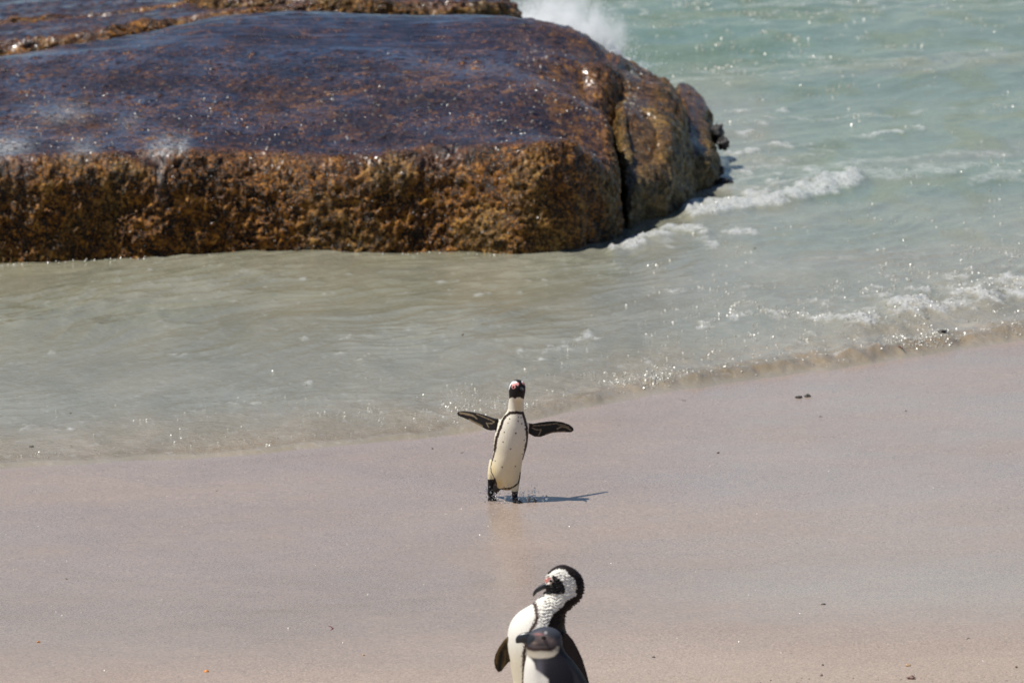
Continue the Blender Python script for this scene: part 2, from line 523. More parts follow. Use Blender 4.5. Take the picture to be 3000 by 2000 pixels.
# thin foam threads along the crest of the advancing sheet, and loose flecks on the pool
thread = np.exp(-((s - wd * 1.1 - 0.03 * nz_b) / 0.05) ** 2) * right
foam = np.maximum(foam, 0.45 * smoothstep(0.35, 1.1, thread * 0.7 + 0.6 * nz_a))
flecks = smoothstep(0.80, 1.05, perlin2(X * 10, Y * 3.2, 90) + 0.55 * perlin2(X * 1.3, Y * 0.7, 91) + 0.3 * perlin2(X * 27, Y * 10, 95))
foam = np.maximum(foam, 0.42 * flecks * smoothstep(0.3, 1.0, s) * smoothstep(14, 9, Y))
sw = smoothstep(0.72, 1.0, perlin2(X * 9, Y * 4, 92) + 0.5 * perlin2(X * 2.0, Y * 1.1, 93))
foam = np.maximum(foam, 0.5 * sw * swash)
wisp = (1 - 2.2 * np.abs(perlin2(q * 0.9 + 0.5 * nz_b, r * 0.22, 96))) * smoothstep(-0.2, 0.5, perlin2(q * 0.35, r * 0.12, 97))
foam = np.maximum(foam, 0.46 * smoothstep(0.25, 1.0, wisp + 0.35 * nz_a) * sea * smoothstep(0.4, 1.6, X))
foam = foam * smoothstep(0.0, 0.04, s)
H = H + crest * (0.6 + 0.5 * nz_b + 0.35 * nz_a) + foam * (0.004 + 0.016 * np.abs(perlin2(X * 22, Y * 12, 94)))
H = np.where(s < 0, np.minimum(H, s * 0.1), H)

# suspended sand, clear green water and foam tint, with a painted sky sheen
C_MILK = np.array([0.262, 0.250, 0.198]); C_OLIVE = np.array([0.222, 0.212, 0.140]); C_GREEN = np.array([0.182, 0.222, 0.160])
C_BROWN = np.array([0.240, 0.185, 0.122]); C_SHORE = np.array([0.296, 0.252, 0.192]); C_DEEP = np.array([0.125, 0.188, 0.125])
g = smoothstep(3.5, 8.5, s + 1.3 * perlin2(q * 0.5, r * 0.14, 100) + 0.7 * perlin2(q * 1.4, r * 0.45, 101)) * smoothstep(-0.6, 2.4, X)
mud = smoothstep(0.05, 0.5, perlin2(q * 0.42, r * 0.12, 102) + 0.4 * perlin2(q * 1.2, r * 0.4, 103)) * sea
ol = smoothstep(1.6, 6.0, s) * (1 - smoothstep(-0.5, 1.6, X)) * (0.65 + 0.35 * smoothstep(-0.2, 0.3, perlin2(wq * 1.6, r * 0.4, 104)))
dp = smoothstep(19, 25, Y + 1.5 * perlin2(q * 0.3, r * 0.1, 105)) * smoothstep(0.2, 1.3, X) * (1 - 0.75 * smoothstep(2.6, 4.4, X))
T = C_SHORE + (C_MILK - C_SHORE) * smoothstep(0.2, 2.0, s)[..., None]
T = T + (C_OLIVE - T) * (ol * 0.75)[..., None]
T = T + (C_GREEN - T) * (g * 0.95)[..., None]
T = T + (C_MILK * 0.95 - T) * (mud * 0.6)[..., None]
mud2 = np.maximum(stroke([(2090, 270), (2160, 420), (2150, 560), (2000, 735)], 0.75), 0.8 * stroke([(2150, 680), (2350, 660), (2100, 760)], 0.45))
T = T + (C_MILK * 1.05 - T) * (mud2 * 0.75 * (0.75 + 0.5 * nz_b))[..., None]
T = T + (C_DEEP - T) * (dp * 0.85)[..., None]
streak = 0.85 + 0.45 * perlin2(X * 9, Y * 2, 106) + 0.35 * perlin2(X * 30, Y * 3, 108)
strip = np.exp(-((s - 0.20 - 0.09 * right) / (0.15 + 0.12 * right)) ** 2) * (0.5 + 0.5 * right) * streak * smoothstep(-0.02, 0.26, s)
strip = np.maximum(strip, 0.5 * right * smoothstep(0.1, 0.5, perlin2(X * 1.3, Y * 0.9, 107)) * np.exp(-s / 1.4) * smoothstep(0.5, 0.8, s))
sky_sheen = np.exp(-((s - 0.62) / 0.14) ** 2) * right  # pale band behind the crest, sky reflection painted into the water tint
T = T + (np.array([0.33, 0.31, 0.27]) - T) * (0.6 * sky_sheen)[..., None]
T = T + (C_BROWN - T) * np.clip(strip, 0, 1)[..., None]
spark = np.clip(0.10 + 0.40 * swash * (0.55 + 0.6 * nz_b) + 0.5 * foam + 0.45 * smoothstep(0.1, 0.6, nz_b) * sea * smoothstep(0.5, 3.0, X) +
                0.5 * dp * smoothstep(-0.1, 0.4, perlin2(X * 0.8, Y * 0.5, 110)), 0.05, 1.0)
ZW = Z_SEA + H
water = add_mesh('sea_water', np.stack([X, Y, ZW], -1).reshape(-1, 3), None, MAT_WATER, quads=grid_quads(len(ys), len(xs)))
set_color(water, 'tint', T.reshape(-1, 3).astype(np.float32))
set_float(water, 'foam', foam); set_float(water, 'spark', spark)
tag(water, 'shallow turbid green sea washing onto the sand', kind='structure')


def water_z(x, y):
    i = np.clip(np.searchsorted(ys, y), 0, len(ys) - 1); j = np.clip(np.searchsorted(xs, x), 0, len(xs) - 1)
    return float(ZW[i, j])


W_XS, W_YS, W_Z, W_S = xs, ys, ZW, s

# ------------------------------------------------------------------ rocks
def resample_closed(pts, n, weight=None):
    p = np.array(pts, float)
    dense = []
    m = len(p)
    for i in range(m):                                   # Catmull-Rom through the outline
        p0, p1, p2, p3 = p[(i - 1) % m], p[i], p[(i + 1) % m], p[(i + 2) % m]
        tt = np.linspace(0, 1, 40, endpoint=False)[:, None]
        dense.append(0.5 * (2 * p1 + (p2 - p0) * tt + (2 * p0 - 5 * p1 + 4 * p2 - p3) * tt ** 2 + (3 * p1 - p0 - 3 * p2 + p3) * tt ** 3))
    d = np.concatenate(dense); d2 = np.vstack([d, d[:1]])
    L = np.hypot(*np.diff(d2, axis=0).T)
    if weight is not None: L = L * weight(0.5 * (d2[1:] + d2[:-1]))
    cum = np.concatenate([[0], np.cumsum(L)])
    u = np.linspace(0, cum[-1], n, endpoint=False)
    return np.stack([np.interp(u, cum, d2[:, 0]), np.interp(u, cum, d2[:, 1])], -1)


def make_rock(name, outline, ztop, spine, z_base, r_edge, n_u, n_side, n_top, amp, seed, parent=None, weight=None, mat=None, batter=0.10,
              top_lo=-0.02, froth=None, pale=None, pool=None, rust=None, r_frac=0.6, top_gain=1.0):
    O = resample_closed(outline, n_u, weight)
    A, B = np.array(spine[0]), np.array(spine[1])
    AB = B - A
    tt = np.clip(((O - A) @ AB) / max(AB @ AB, 1e-9), 0, 1)
    Cn = A + tt[:, None] * AB
    D = Cn - O; Ln = np.linalg.norm(D, axis=1)
    rows, tops = [], []
    r = np.minimum(r_edge, Ln * r_frac)
    z_e = ztop(O[:, 0] + D[:, 0] * (r / Ln), O[:, 1] + D[:, 1] * (r / Ln))
    for k in range(n_side):                              # the steep face
        f = k / n_side
        zz = z_base + (z_e - r * 0.9 - z_base) * f
        P = O + D / Ln[:, None] * (batter * (f - 0.5))
        rows.append(np.column_stack([P, zz])); tops.append(np.full(n_u, top_lo))
    last = rows[-1]
    n_r = 26
    for k in range(n_r):                                 # rounded shoulder
        a = (k + 0.5) / n_r * math.pi / 2
        off = batter * 0.5 + (r - batter * 0.5) * (1 - math.cos(a))
        P = O + D / Ln[:, None] * off[:, None]
        zz = z_e - r * 0.9 + r * 0.9 * math.sin(a)
        rows.append(np.column_stack([P, zz])); tops.append(np.full(n_u, 0.85 * ((k + 0.5) / n_r) ** 2))
    for k in range(1, n_top + 1):                        # upper surface
        f = r / Ln + (1 - r / Ln) * (k / n_top)
        P = O + D * np.minimum(f, 0.999)[:, None]
        rows.append(np.column_stack([P, ztop(P[:, 0], P[:, 1])])); tops.append(np.full(n_u, 0.85 + 0.15 * min(1, k / 4)))
    G = np.array(rows); TP = np.array(tops)
    du = np.roll(G, -1, 1) - np.roll(G, 1, 1)
    dv = np.gradient(G, axis=0)
    N = np.cross(du, dv); N /= np.maximum(np.linalg.norm(N, axis=2), 1e-9)[..., None]
    if N[n_side // 2, 0] @ np.append(-D[0], 0) < 0: N = -N
    sidew = 1 - smoothstep(0.3, 0.95, TP)
    a0, a1, a2, a3 = amp
    low = fbm3(G * 1.1, 2, seed)
    med = fbm3(G * np.array([4.5, 4.5, 5.5]), 2, seed + 3)
    fin = 1 - 2 * np.abs(perlin3(G * 13.0, seed + 5)) + 0.6 * (1 - 2 * np.abs(perlin3(G * 27.0, seed + 6)))
    gr = perlin3(G * 48.0, seed + 8) + perlin3(G * 21.0, seed + 9)
    pl = np.zeros(TP.shape) if pool is None else pool(G[..., 0], G[..., 1], G[..., 2]) * (1 - sidew)
    endfade = (1 - 0.25 * pl)
    endfade = endfade * np.concatenate([np.ones(len(rows) - 12), np.linspace(1, 0, 12)])[:, None]
    knob = np.maximum(0, perlin3(G * 9.0, seed + 12) + 0.5 * perlin3(G * 19.0, seed + 13) - 0.28)
    disp = a0 * low * (0.22 + 0.78 * sidew) + a1 * med * (0.22 + 0.78 * sidew) + a2 * fin * (0.22 + 0.78 * sidew) + a3 * gr * (0.34 + 0.66 * sidew) + 0.03 * knob * (1 - sidew)
    G = G + N * (disp * endfade)[..., None]
    TPn = np.clip(TP + (0.55 * fbm3(G * 3.0, 3, seed + 11) + 0.55 * perlin3(G * 1.2, seed + 14)) * smoothstep(0.02, 0.3, TP) * smoothstep(1.02, 0.9, TP), 0, 1) * top_gain
    quads = grid_quads(len(rows), n_u, wrap=True)
    if np.cross(G[1, 0] - G[0, 0], G[0, 1] - G[0, 0]) @ N[0, 0] > 0: quads = quads[:, ::-1]
    o = add_mesh(name, G.reshape(-1, 3), None, mat or MAT_ROCK, parent=parent, quads=quads)
    set_float(o, 'top', TPn)
    set_float(o, 'pool', pl)
    set_float(o, 'rust', np.zeros(TP.shape) if rust is None else rust(G[..., 0], G[..., 1], G[..., 2]))
    set_float(o, 'froth', np.zeros(TP.shape) if froth is None else froth(G[..., 0], G[..., 1], G[..., 2]))
    set_float(o, 'pale', np.zeros(TP.shape) if pale is None else pale(G[..., 0], G[..., 1], G[..., 2]))
    return o


def surface_through(points, lam=0.004):
    """a smooth thin-plate surface through given 3-D points"""
    P = np.array(points, float); n_ = len(P)
    ctr = P[:, :2].mean(0)

    def kern(r2): return 0.5 * r2 * np.log(r2 + 1e-9)
    q_ = P[:, :2] - ctr
    K = kern(((q_[:, None] - q_[None]) ** 2).sum(-1)) + lam * np.eye(n_)
    Q = np.column_stack([np.ones(n_), q_])
    A_ = np.block([[K, Q], [Q.T, np.zeros((3, 3))]])
    w = np.linalg.solve(A_, np.concatenate([P[:, 2], np.zeros(3)]))

    def f(x, y):
        x = np.asarray(x, float) - ctr[0]; y = np.asarray(y, float) - ctr[1]
        z = w[n_] + w[n_ + 1] * x + w[n_ + 2] * y
        for k in range(n_): z = z + w[k] * kern((x - q_[k, 0]) ** 2 + (y - q_[k, 1]) ** 2)
        return z
    return f


# main boulder: waterline on the front, crevice on the right, far side hidden
front_px = [(-500, 800), (-200, 785), (0, 772), (300, 757), (600, 743), (800, 739), (1000, 743), (1280, 737), (1480, 748), (1555, 749), (1635, 741), (1710, 725)]
front = [tuple(on_z(a, c, Z_SEA)[:2]) for a, c in front_px]
corner = [tuple(on_y(1782, 690, 10.4)[[0, 1]]), tuple(on_y(1806, 620, 10.75)[[0, 1]]), tuple(on_y(1806, 520, 11.2)[[0, 1]]),
          (0.775, 11.9), (0.83, 12.6), (0.97, 13.4), (1.05, 14.3), (0.95, 15.4)]
x0 = front[0][0]
outline = [(x0 - 2.6, 11.5)] + front + corner + [(0.4, 16.6), (-2.0, 17.0), (-4.8, 16.4), (x0 - 2.4, 14.5)]


def P3(px, py, y):
    return tuple(on_y(px, py, y))


top_pts = [P3(px, py, y) for px, py, y in [
    (-300, 455, 9.75), (0, 438, 9.85), (250, 425, 10.05), (500, 420, 10.15), (720, 440, 10.1), (900, 462, 10.05), (1100, 452, 10.1), (1300, 428, 10.15), (1480, 414, 10.15),
    (1600, 408, 10.1), (1690, 425, 10.3), (1760, 480, 10.6),
    (0, 300, 11.6), (400, 290, 11.6), (800, 300, 11.6), (1200, 290, 11.6), (1500, 280, 11.6), (1680, 300, 11.6),
    (0, 215, 12.8), (400, 170, 13.0), (800, 150, 13.2), (1200, 155, 13.2), (1550, 165, 13.2), (1720, 210, 13.0), (1760, 330, 12.0),
    (-200, 185, 13.5), (0, 166, 13.6), (200, 137, 13.8), (400, 103, 14.2), (600, 63, 14.7), (800, 38, 15.0), (950, 40, 15.0), (1200, 52, 15.0), (1400, 67, 14.9),
    (1600, 88, 14.6), (1700, 120, 14.3), (1775, 152, 13.9)]]
top_pts += [(a, b_, c - 0.24) for a, b_, c in (P3(1800, 290, 12.9), P3(1850, 235, 13.6), P3(1870, 210, 14.3))]
ridge_ = [p for p in top_pts if p[1] > 13.45 and p[0] < 0.8]
top_pts += [(x, y + 2.0, z - 0.55) for x, y, z in ridge_]
ztop_main = surface_through(top_pts)


def spot_mask(spots):
    W = [(P3(px, py, y), rx, rz, st) for px, py, y, rx, rz, st in spots]

    def f(x, y, z):
        m = np.zeros(np.shape(x))
        for (a, c, d), rx, rz, st in W:
            e = ((x - a) / rx) ** 2 + ((z - d) / rz) ** 2 + ((y - c) / 0.45) ** 2
            m = np.maximum(m, st * np.exp(-e))
        return m
    return f


boulder = empty('granite_boulder', (float(front[5][0]), float(front[5][1]), Z_SEA))
tag(boulder, 'huge wet flat-topped boulder, brown weedy front, standing in the shallows', 'boulder')


def attach(child, parent):
    child.parent = parent
    child.matrix_parent_inverse = parent.matrix_basis.inverted()
    return child


froth_main = spot_mask([(20, 425, 9.9, 0.16, 0.12, 0.9), (480, 432, 10.0, 0.11, 0.07, 0.85), (530, 432, 10.0, 0.05, 0.05, 0.9), (470, 500, 9.8, 0.03, 0.18, 0.55),
                        (180, 330, 11.2, 0.20, 0.06, 0.45), (380, 360, 11.0, 0.10, 0.06, 0.35), (240, 440, 9.9, 0.12, 0.08, 0.5), (60, 500, 9.8, 0.05, 0.2, 0.35)])
pool_main = lambda x, y, z: smoothstep(11.9, 13.6, y + 0.5 * perlin2(x * 0.8, y * 0.8, 230) + 0.35 * perlin2(x * 3.0, y * 2.0, 231)) * (0.25 + 0.65 * np.exp(-((x + 1.1) / 1.1) ** 2))
rust_main = lambda x, y, z: np.clip(0.9 * smoothstep(0.10, 0.62, x + 0.25 * perlin2(x * 2, y * 1.2, 233)) + 0.25 * smoothstep(0.15, 0.5, perlin2(x * 0.9, y * 0.7, 234)) + 0.6 * smoothstep(14.2, 15.2, y + 0.4 * x), 0, 1)
pale_main = spot_mask([(1800, 600, 10.3, 0.07, 0.45, 0.9), (1815, 480, 10.8, 0.07, 0.25, 0.7), (1780, 720, 10.0, 0.08, 0.25, 0.6)])
ob = make_rock('body', outline, ztop_main, ((-5.5, 13.6), (0.05, 13.3)), -0.45, 0.36, 900, 60, 230, (0.07, 0.026, 0.020, 0.012), 200,
               weight=lambda p: np.where((p[:, 1] < 13.5) & (p[:, 0] > -4.6), 1.0, 0.12), batter=0.16, froth=froth_main, pale=pale_main, pool=pool_main, rust=rust_main)
attach(ob, boulder)

# rounded block beyond the crevice, the low shoulder behind it and the dark knobs at the water
groove = spot_mask([(1783, 180, 13.9, 0.05, 0.05, 0.5), (1776, 215, 13.6, 0.025, 0.05, 0.55), (1768, 245, 13.3, 0.02, 0.05, 0.55), (1760, 275, 13.0, 0.02, 0.05, 0.5)])
blk_px = [(1840, 735, 11.0), (1855, 700, 11.2), (1890, 668, 11.45), (1945, 655, 11.7), (1990, 625, 12.2), (2020, 560, 12.9)]
blk = [(on_y(a, c, d)[0], d) for a, c, d in blk_px] + [(on_y(2035, 400, 13.8)[0], 13.8), (on_y(2010, 300, 14.9)[0], 14.9), (on_y(1930, 250, 15.7)[0], 15.7),
       (0.70, 16.3), (0.46, 15.2), (0.46, 14.0), (0.60, 13.0), (on_y(1806, 400, 12.2)[0], 12.2), (on_y(1842, 500, 11.5)[0], 11.5)]
ztop_blk = surface_through([P3(1825, 560, 11.25), P3(1870, 540, 11.55), P3(1930, 510, 11.95), P3(1985, 440, 12.7), P3(2010, 390, 13.3), P3(1830, 400, 12.2), P3(1900, 370, 12.5), P3(1950, 350, 13.0),
                P3(1790, 262, 13.2), P3(1860, 258, 13.4), P3(1930, 275, 13.6), P3(1985, 310, 13.9), P3(1800, 165, 14.6), P3(1860, 190, 14.6), P3(1915, 220, 14.6), P3(1965, 262, 14.5), P3(1995, 300, 14.4),
                (0.85, 16.2, 0.72), (1.2, 16.0, 0.45)])
pale_blk = lambda x, y, z: np.clip(0.40 + 0.35 * perlin2(x * 5, y * 3 + z * 4, 241) + 0.55 * smoothstep(0.62, 0.15, z + 0.2 * perlin2(x * 4, z * 3, 240)), 0, 0.9)
block = tag(make_rock('cracked_boulder', blk, ztop_blk, ((0.95, 12.9), (0.99, 14.3)), -0.45, 0.40, 420, 60, 60, (0.06, 0.035, 0.018, 0.007), 300, pale=pale_blk, batter=0.14, r_frac=0.9, top_gain=0.42, froth=groove, rust=lambda x, y, z: np.full(np.shape(x), 0.6)),
            'rounded olive-brown block beside the deep crevice at the boulder end', 'rock')
sh_px = [(1985, 600, 12.9), (2040, 580, 13.1), (2085, 566, 13.25), (2112, 520, 13.6), (2112, 430, 14.3)]
shl = [(on_y(a, c, d)[0], d) for a, c, d in sh_px] + [(on_y(2095, 380, 15.2)[0], 15.2), (on_y(2040, 330, 15.6)[0], 15.6), (on_y(1960, 330, 15.3)[0], 15.3), (on_y(1950, 480, 13.6)[0], 13.6)]
ztop_sh = surface_through([P3(2000, 430, 13.4), P3(2050, 430, 13.6), P3(2085, 430, 13.9), P3(2020, 305, 14.8), P3(2060, 330, 14.8), P3(2090, 365, 14.7), P3(2040, 380, 14.2)])
shoulder = tag(make_rock('low_boulder', shl, ztop_sh, ((on_y(2035, 450, 14.3)[0], 14.0), (on_y(2035, 450, 14.3)[0], 14.6)), -0.45, 0.30, 260, 46, 36, (0.05, 0.03, 0.015, 0.006), 320, r_frac=0.85, top_gain=0.5,
                         pale=lambda x, y, z: np.clip(0.35 + 0.6 * smoothstep(0.5, 0.1, z), 0, 0.9), batter=0.10),
               'small low brown rock half hidden behind the rounded block', 'rock')


def dark_material():
    M = Mat('black_mussel_rock')
    co = M.coord()
    n = M.noise(co, 40.0, 4, 0.65)
    M.set(Base_Color=M.ramp(n, [(0.3, (0.008, 0.008, 0.009)), (0.7, (0.035, 0.030, 0.028))]), Roughness=0.4, Normal=M.bump(n, 0.8, 0.02))
    return M.m


MAT_DARK = dark_material()


def lump(name, center, size, seed, mat, n=(26, 18), rough=0.25, freq=2.0, parent=None, flat=None):
    """an uneven stone-like solid"""
    th = np.linspace(0, 2 * math.pi, n[0], endpoint=False)[None, :]; ph = np.linspace(-math.pi / 2, math.pi / 2, n[1])[:, None]
    d = np.stack([np.cos(ph) * np.cos(th), np.cos(ph) * np.sin(th), np.sin(ph) * np.ones_like(th)], -1)
    rr = 1 + rough * fbm3(d * freq + seed * 3.7, 3, seed)
    V = d * rr[..., None] * np.array(size) + np.array(center)
    return add_mesh(name, V.reshape(-1, 3), None, mat, parent=parent, quads=grid_quads(n[1], n[0], wrap=True))


for (px, py, y, sx, sz, sd, lab) in [(2100, 392, 14.6, 0.055, 0.075, 1, 'upper black knob of rock jutting from the low rock'),
                                     (2118, 420, 14.5, 0.050, 0.050, 2, 'black knob with the longest snout just above the foam'),
                                     (2106, 500, 13.9, 0.045, 0.040, 3, 'small rounded black knob below the long snout'),
                                     (2122, 535, 13.6, 0.060, 0.035, 4, 'lowest flat black knob touching the foaming water')]:
    tag(lump('rock_knob', P3(px, py, y), (sx, 0.07, sz), sd, MAT_DARK, rough=0.5, freq=1.6), lab, 'rock', 'black knobs of rock at the boulder end')

# rocks behind the main boulder, cut by the top of the picture
def back_rock(name, label, outline_pts, tops, spine, seed, amp, **kw):
    o = make_rock(name, outline_pts, surface_through(tops), spine, -0.45, kw.pop('r_edge', 0.22), kw.pop('n_u', 420), 40, 60, amp, seed,
                  weight=lambda p: np.where(p[:, 1] < 19, 1.0, 0.3), batter=0.16, **kw)
    return tag(o, label, 'boulder')


mid_y = 16.9
back_rock('low_boulder', 'long low brown rock directly behind the left half of the flat boulder',
          [(-6.8, 17.6), (-5.5, 17.1), (-4.3, mid_y), (-3.2, mid_y + 0.1), (-2.2, mid_y + 0.2), (-1.4, mid_y + 0.6), (-1.6, 18.4), (-3.5, 18.9), (-5.2, 18.9), (-6.8, 18.7)],
          [P3(-100, 118, 17.3), P3(100, 112, 17.3), P3(250, 92, 17.4), P3(400, 62, 17.5), P3(520, 40, 17.7), P3(650, 20, 18.0),
           P3(0, 85, 18.5), P3(300, 55, 18.5), P3(550, 18, 18.5)], ((-5.2, 18.1), (-2.6, 18.2)), 340, (0.08, 0.06, 0.025, 0.010))
back_rock('boulder', 'dark brown rock at the top edge left of the white surf',
          [(-2.6, 17.6), (-1.6, 17.3), (-0.9, 17.35), (-0.3, 17.5), (0.02, 17.9), (0.10, 18.6), (-0.2, 19.8), (-1.4, 20.4), (-2.6, 20.0), (-3.0, 18.8)],
          [P3(520, -25, 18.0), P3(800, -30, 18.0), P3(1050, -25, 18.0), P3(1200, -25, 18.1), P3(1380, -15, 18.2), P3(1480, 15, 18.3), P3(1530, 50, 18.4),
           P3(700, -60, 19.0), P3(1050, -70, 19.0), P3(1350, -35, 19.2), P3(1480, 0, 19.2)], ((-2.0, 18.8), (-0.6, 18.8)), 360, (0.09, 0.06, 0.025, 0.010),
          pale=lambda x, y, z: np.full(np.shape(x), 0.25))
back_rock('boulder', 'flat purple-topped rock in the top left corner',
          [(-7.4, 20.2), (-6.0, 19.6), (-4.8, 19.3), (-3.8, 19.2), (-2.9, 19.4), (-2.4, 20.2), (-3.0, 22.6), (-5.0, 23.2), (-7.2, 22.8)],
          [P3(-100, 52, 19.8), P3(60, 46, 19.8), P3(200, 36, 19.8), P3(330, 22, 19.8), P3(480, 5, 20.0),
           P3(-50, 5, 21.5), P3(200, -15, 21.5), P3(400, -30, 21.5)], ((-6.0, 21.2), (-3.8, 21.2)), 380, (0.08, 0.06, 0.025, 0.010))

# ------------------------------------------------------------------ breaking wave and spray behind the rocks
bx = np.linspace(-0.5, 1.9, 170); by = np.linspace(20.0, 25.5, 130)
BX, BY2 = np.meshgrid(bx, by)
c1 = on_y(1640, 60, 22.0); c2 = on_y(1770, 100, 22.6)
hump = 0.80 * np.exp(-(((BX - c1[0] + 0.05) / 0.60) ** 2 + ((BY2 - 22.4) / 0.9) ** 2)) + 0.40 * np.exp(-((np.abs(BX - c2[0]) / 0.30) ** 1.4 + ((BY2 - 22.3) / 0.6) ** 2))
pn = np.stack([BX * 3.2, BY2 * 1.8, BX * 0], -1)
lum = np.abs(fbm3(pn, 4, 500, 0.6))
lum2 = np.abs(perlin2(BX * 13, BY2 * 9, 505)) + 0.5 * np.abs(perlin2(BX * 27, BY2 * 18, 506))
BZ = Z_SEA - 0.08 + hump * (0.42 + 0.35 * lum + 0.05 * lum2)
surf = tag(add_mesh('surf_foam', np.stack([BX, BY2, BZ], -1).reshape(-1, 3), None, MAT_FOAM, quads=grid_quads(len(by), len(bx))),
           'white surf churning up behind the rocks', kind='stuff')

ICO_V = None


def ico(sub=1):
    bm = bmesh.new(); bmesh.ops.create_icosphere(bm, subdivisions=sub, radius=1.0)
    v = np.array([w.co[:] for w in bm.verts]); f = np.array([[w.index for w in q.verts] for q in bm.faces]); bm.free()
    return v, f


def scatter_balls(name, centers, radii, mat, sub=1, squash=None):
    v, f = ico(sub)
    n = len(centers)
    R = np.asarray(radii)[:, None, None]
    sq = np.ones((n, 1, 3)) if squash is None else np.asarray(squash)[:, None, :]
    V = (v[None] * R * sq + np.asarray(centers)[:, None, :]).reshape(-1, 3)
    F = (f[None] + (np.arange(n) * len(v))[:, None, None]).reshape(-1, 3)
    return add_mesh(name, V, None, mat, quads=F)


def spray_material():
    M = Mat('white_spray')
    M.set(Base_Color=(0.82, 0.84, 0.86), Roughness=0.25, IOR=1.33)
    return M.m


MAT_SPRAY = spray_material()
n = 4500
cx = c1[0] - 0.12 + rng.normal(size=n) * 0.42; cy = 22.2 + rng.normal(size=n) * 0.5
cz = Z_SEA + np.abs(rng.normal(size=n)) * 0.42 * np.exp(-((cx - c1[0]) / 0.8) ** 2) + 0.05
tag(scatter_balls('sea_spray', np.stack([cx, cy, cz], -1), rng.uniform(0.003, 0.008, n), MAT_SPRAY, 1), 'white drops thrown up by the surf behind the rocks', kind='stuff')


# fine white mist hanging over the surf
def mist_material():
    M = Mat('sea_mist')
    M.n.remove(M.b)
    out = M.n['Material Output']
    vol = M.node('ShaderNodeVolumePrincipled')
    tc = M.node('ShaderNodeTexCoord').outputs['Object']
    mp = M.node('ShaderNodeMapping'); M.l.new(tc, mp.inputs['Vector'])
    mp.inputs['Scale'].default_value = (1 / 0.74, 1 / 0.60, 1 / 0.56)
    ln = M.node('ShaderNodeVectorMath', operation='LENGTH'); M.l.new(mp.outputs[0], ln.inputs[0])
    fall = M.maprange(ln.outputs['Value'], 0.25, 0.95, 1.0, 0.0)
    nz = M.maprange(M.noise(tc, 5.5, 5, 0.65, 0.6), 0.42, 0.68, 0.0, 1.0)
    M.l.new(M.math('MULTIPLY', M.math('MULTIPLY', fall, nz), 17.0), vol.inputs['Density'])
    vol.inputs['Color'].default_value = (0.97, 0.975, 0.98, 1)
    vol.inputs['Anisotropy'].default_value = 0.1
    M.l.new(vol.outputs[0], out.inputs['Volume'])
    return M.m


mist = lump('spray_mist', (0, 0, 0), (0.74, 0.60, 0.56), 77, mist_material(), n=(40, 28), rough=0.0)
mist.location = (float(c1[0]) + 0.02, 22.0, 0.30)
tag(mist, 'soft white mist of the splash behind the rocks', kind='stuff')


# ------------------------------------------------------------------ penguins
def plumage_material(name='plumage', rough=0.55):
    M = Mat(name)
    co = M.coord()
    col = M.attr('pattern', 'Color')
    n = M.noise(M.coord((1, 1, 0.45)), 260.0, 3, 0.6)
    n2 = M.noise(co, 60.0, 3, 0.6)
    c = M.mix(0.35, col, M.ramp(n2, [(0.3, (0.85, 0.84, 0.82)), (0.7, (1.06, 1.06, 1.06))]), 'MULTIPLY')
    M.set(Base_Color=c, Roughness=rough, IOR=1.4, Specular_IOR_Level=0.25, Normal=M.bump(n, 0.35, 0.004))
    return M.m


MAT_PLUME = plumage_material()


def simple_material(name, color, rough, spec=None, var=0.25, scale=80):
    M = Mat(name)
    n = M.noise(M.coord(), scale, 3, 0.6)
    lo = tuple(k * (1 - var) for k in color); hi = tuple(min(1, k * (1 + var)) for k in color)
    M.set(Base_Color=M.ramp(n, [(0.3, lo), (0.7, hi)]), Roughness=rough, Normal=M.bump(n, 0.2, 0.002))
    return M.m


MAT_BEAK = simple_material('black_horn', (0.020, 0.020, 0.023), 0.30)
MAT_BEAK_TIP = simple_material('grey_horn', (0.20, 0.19, 0.19), 0.35)
MAT_EYE = simple_material('dark_eye', (0.012, 0.008, 0.007), 0.06, var=0.1)


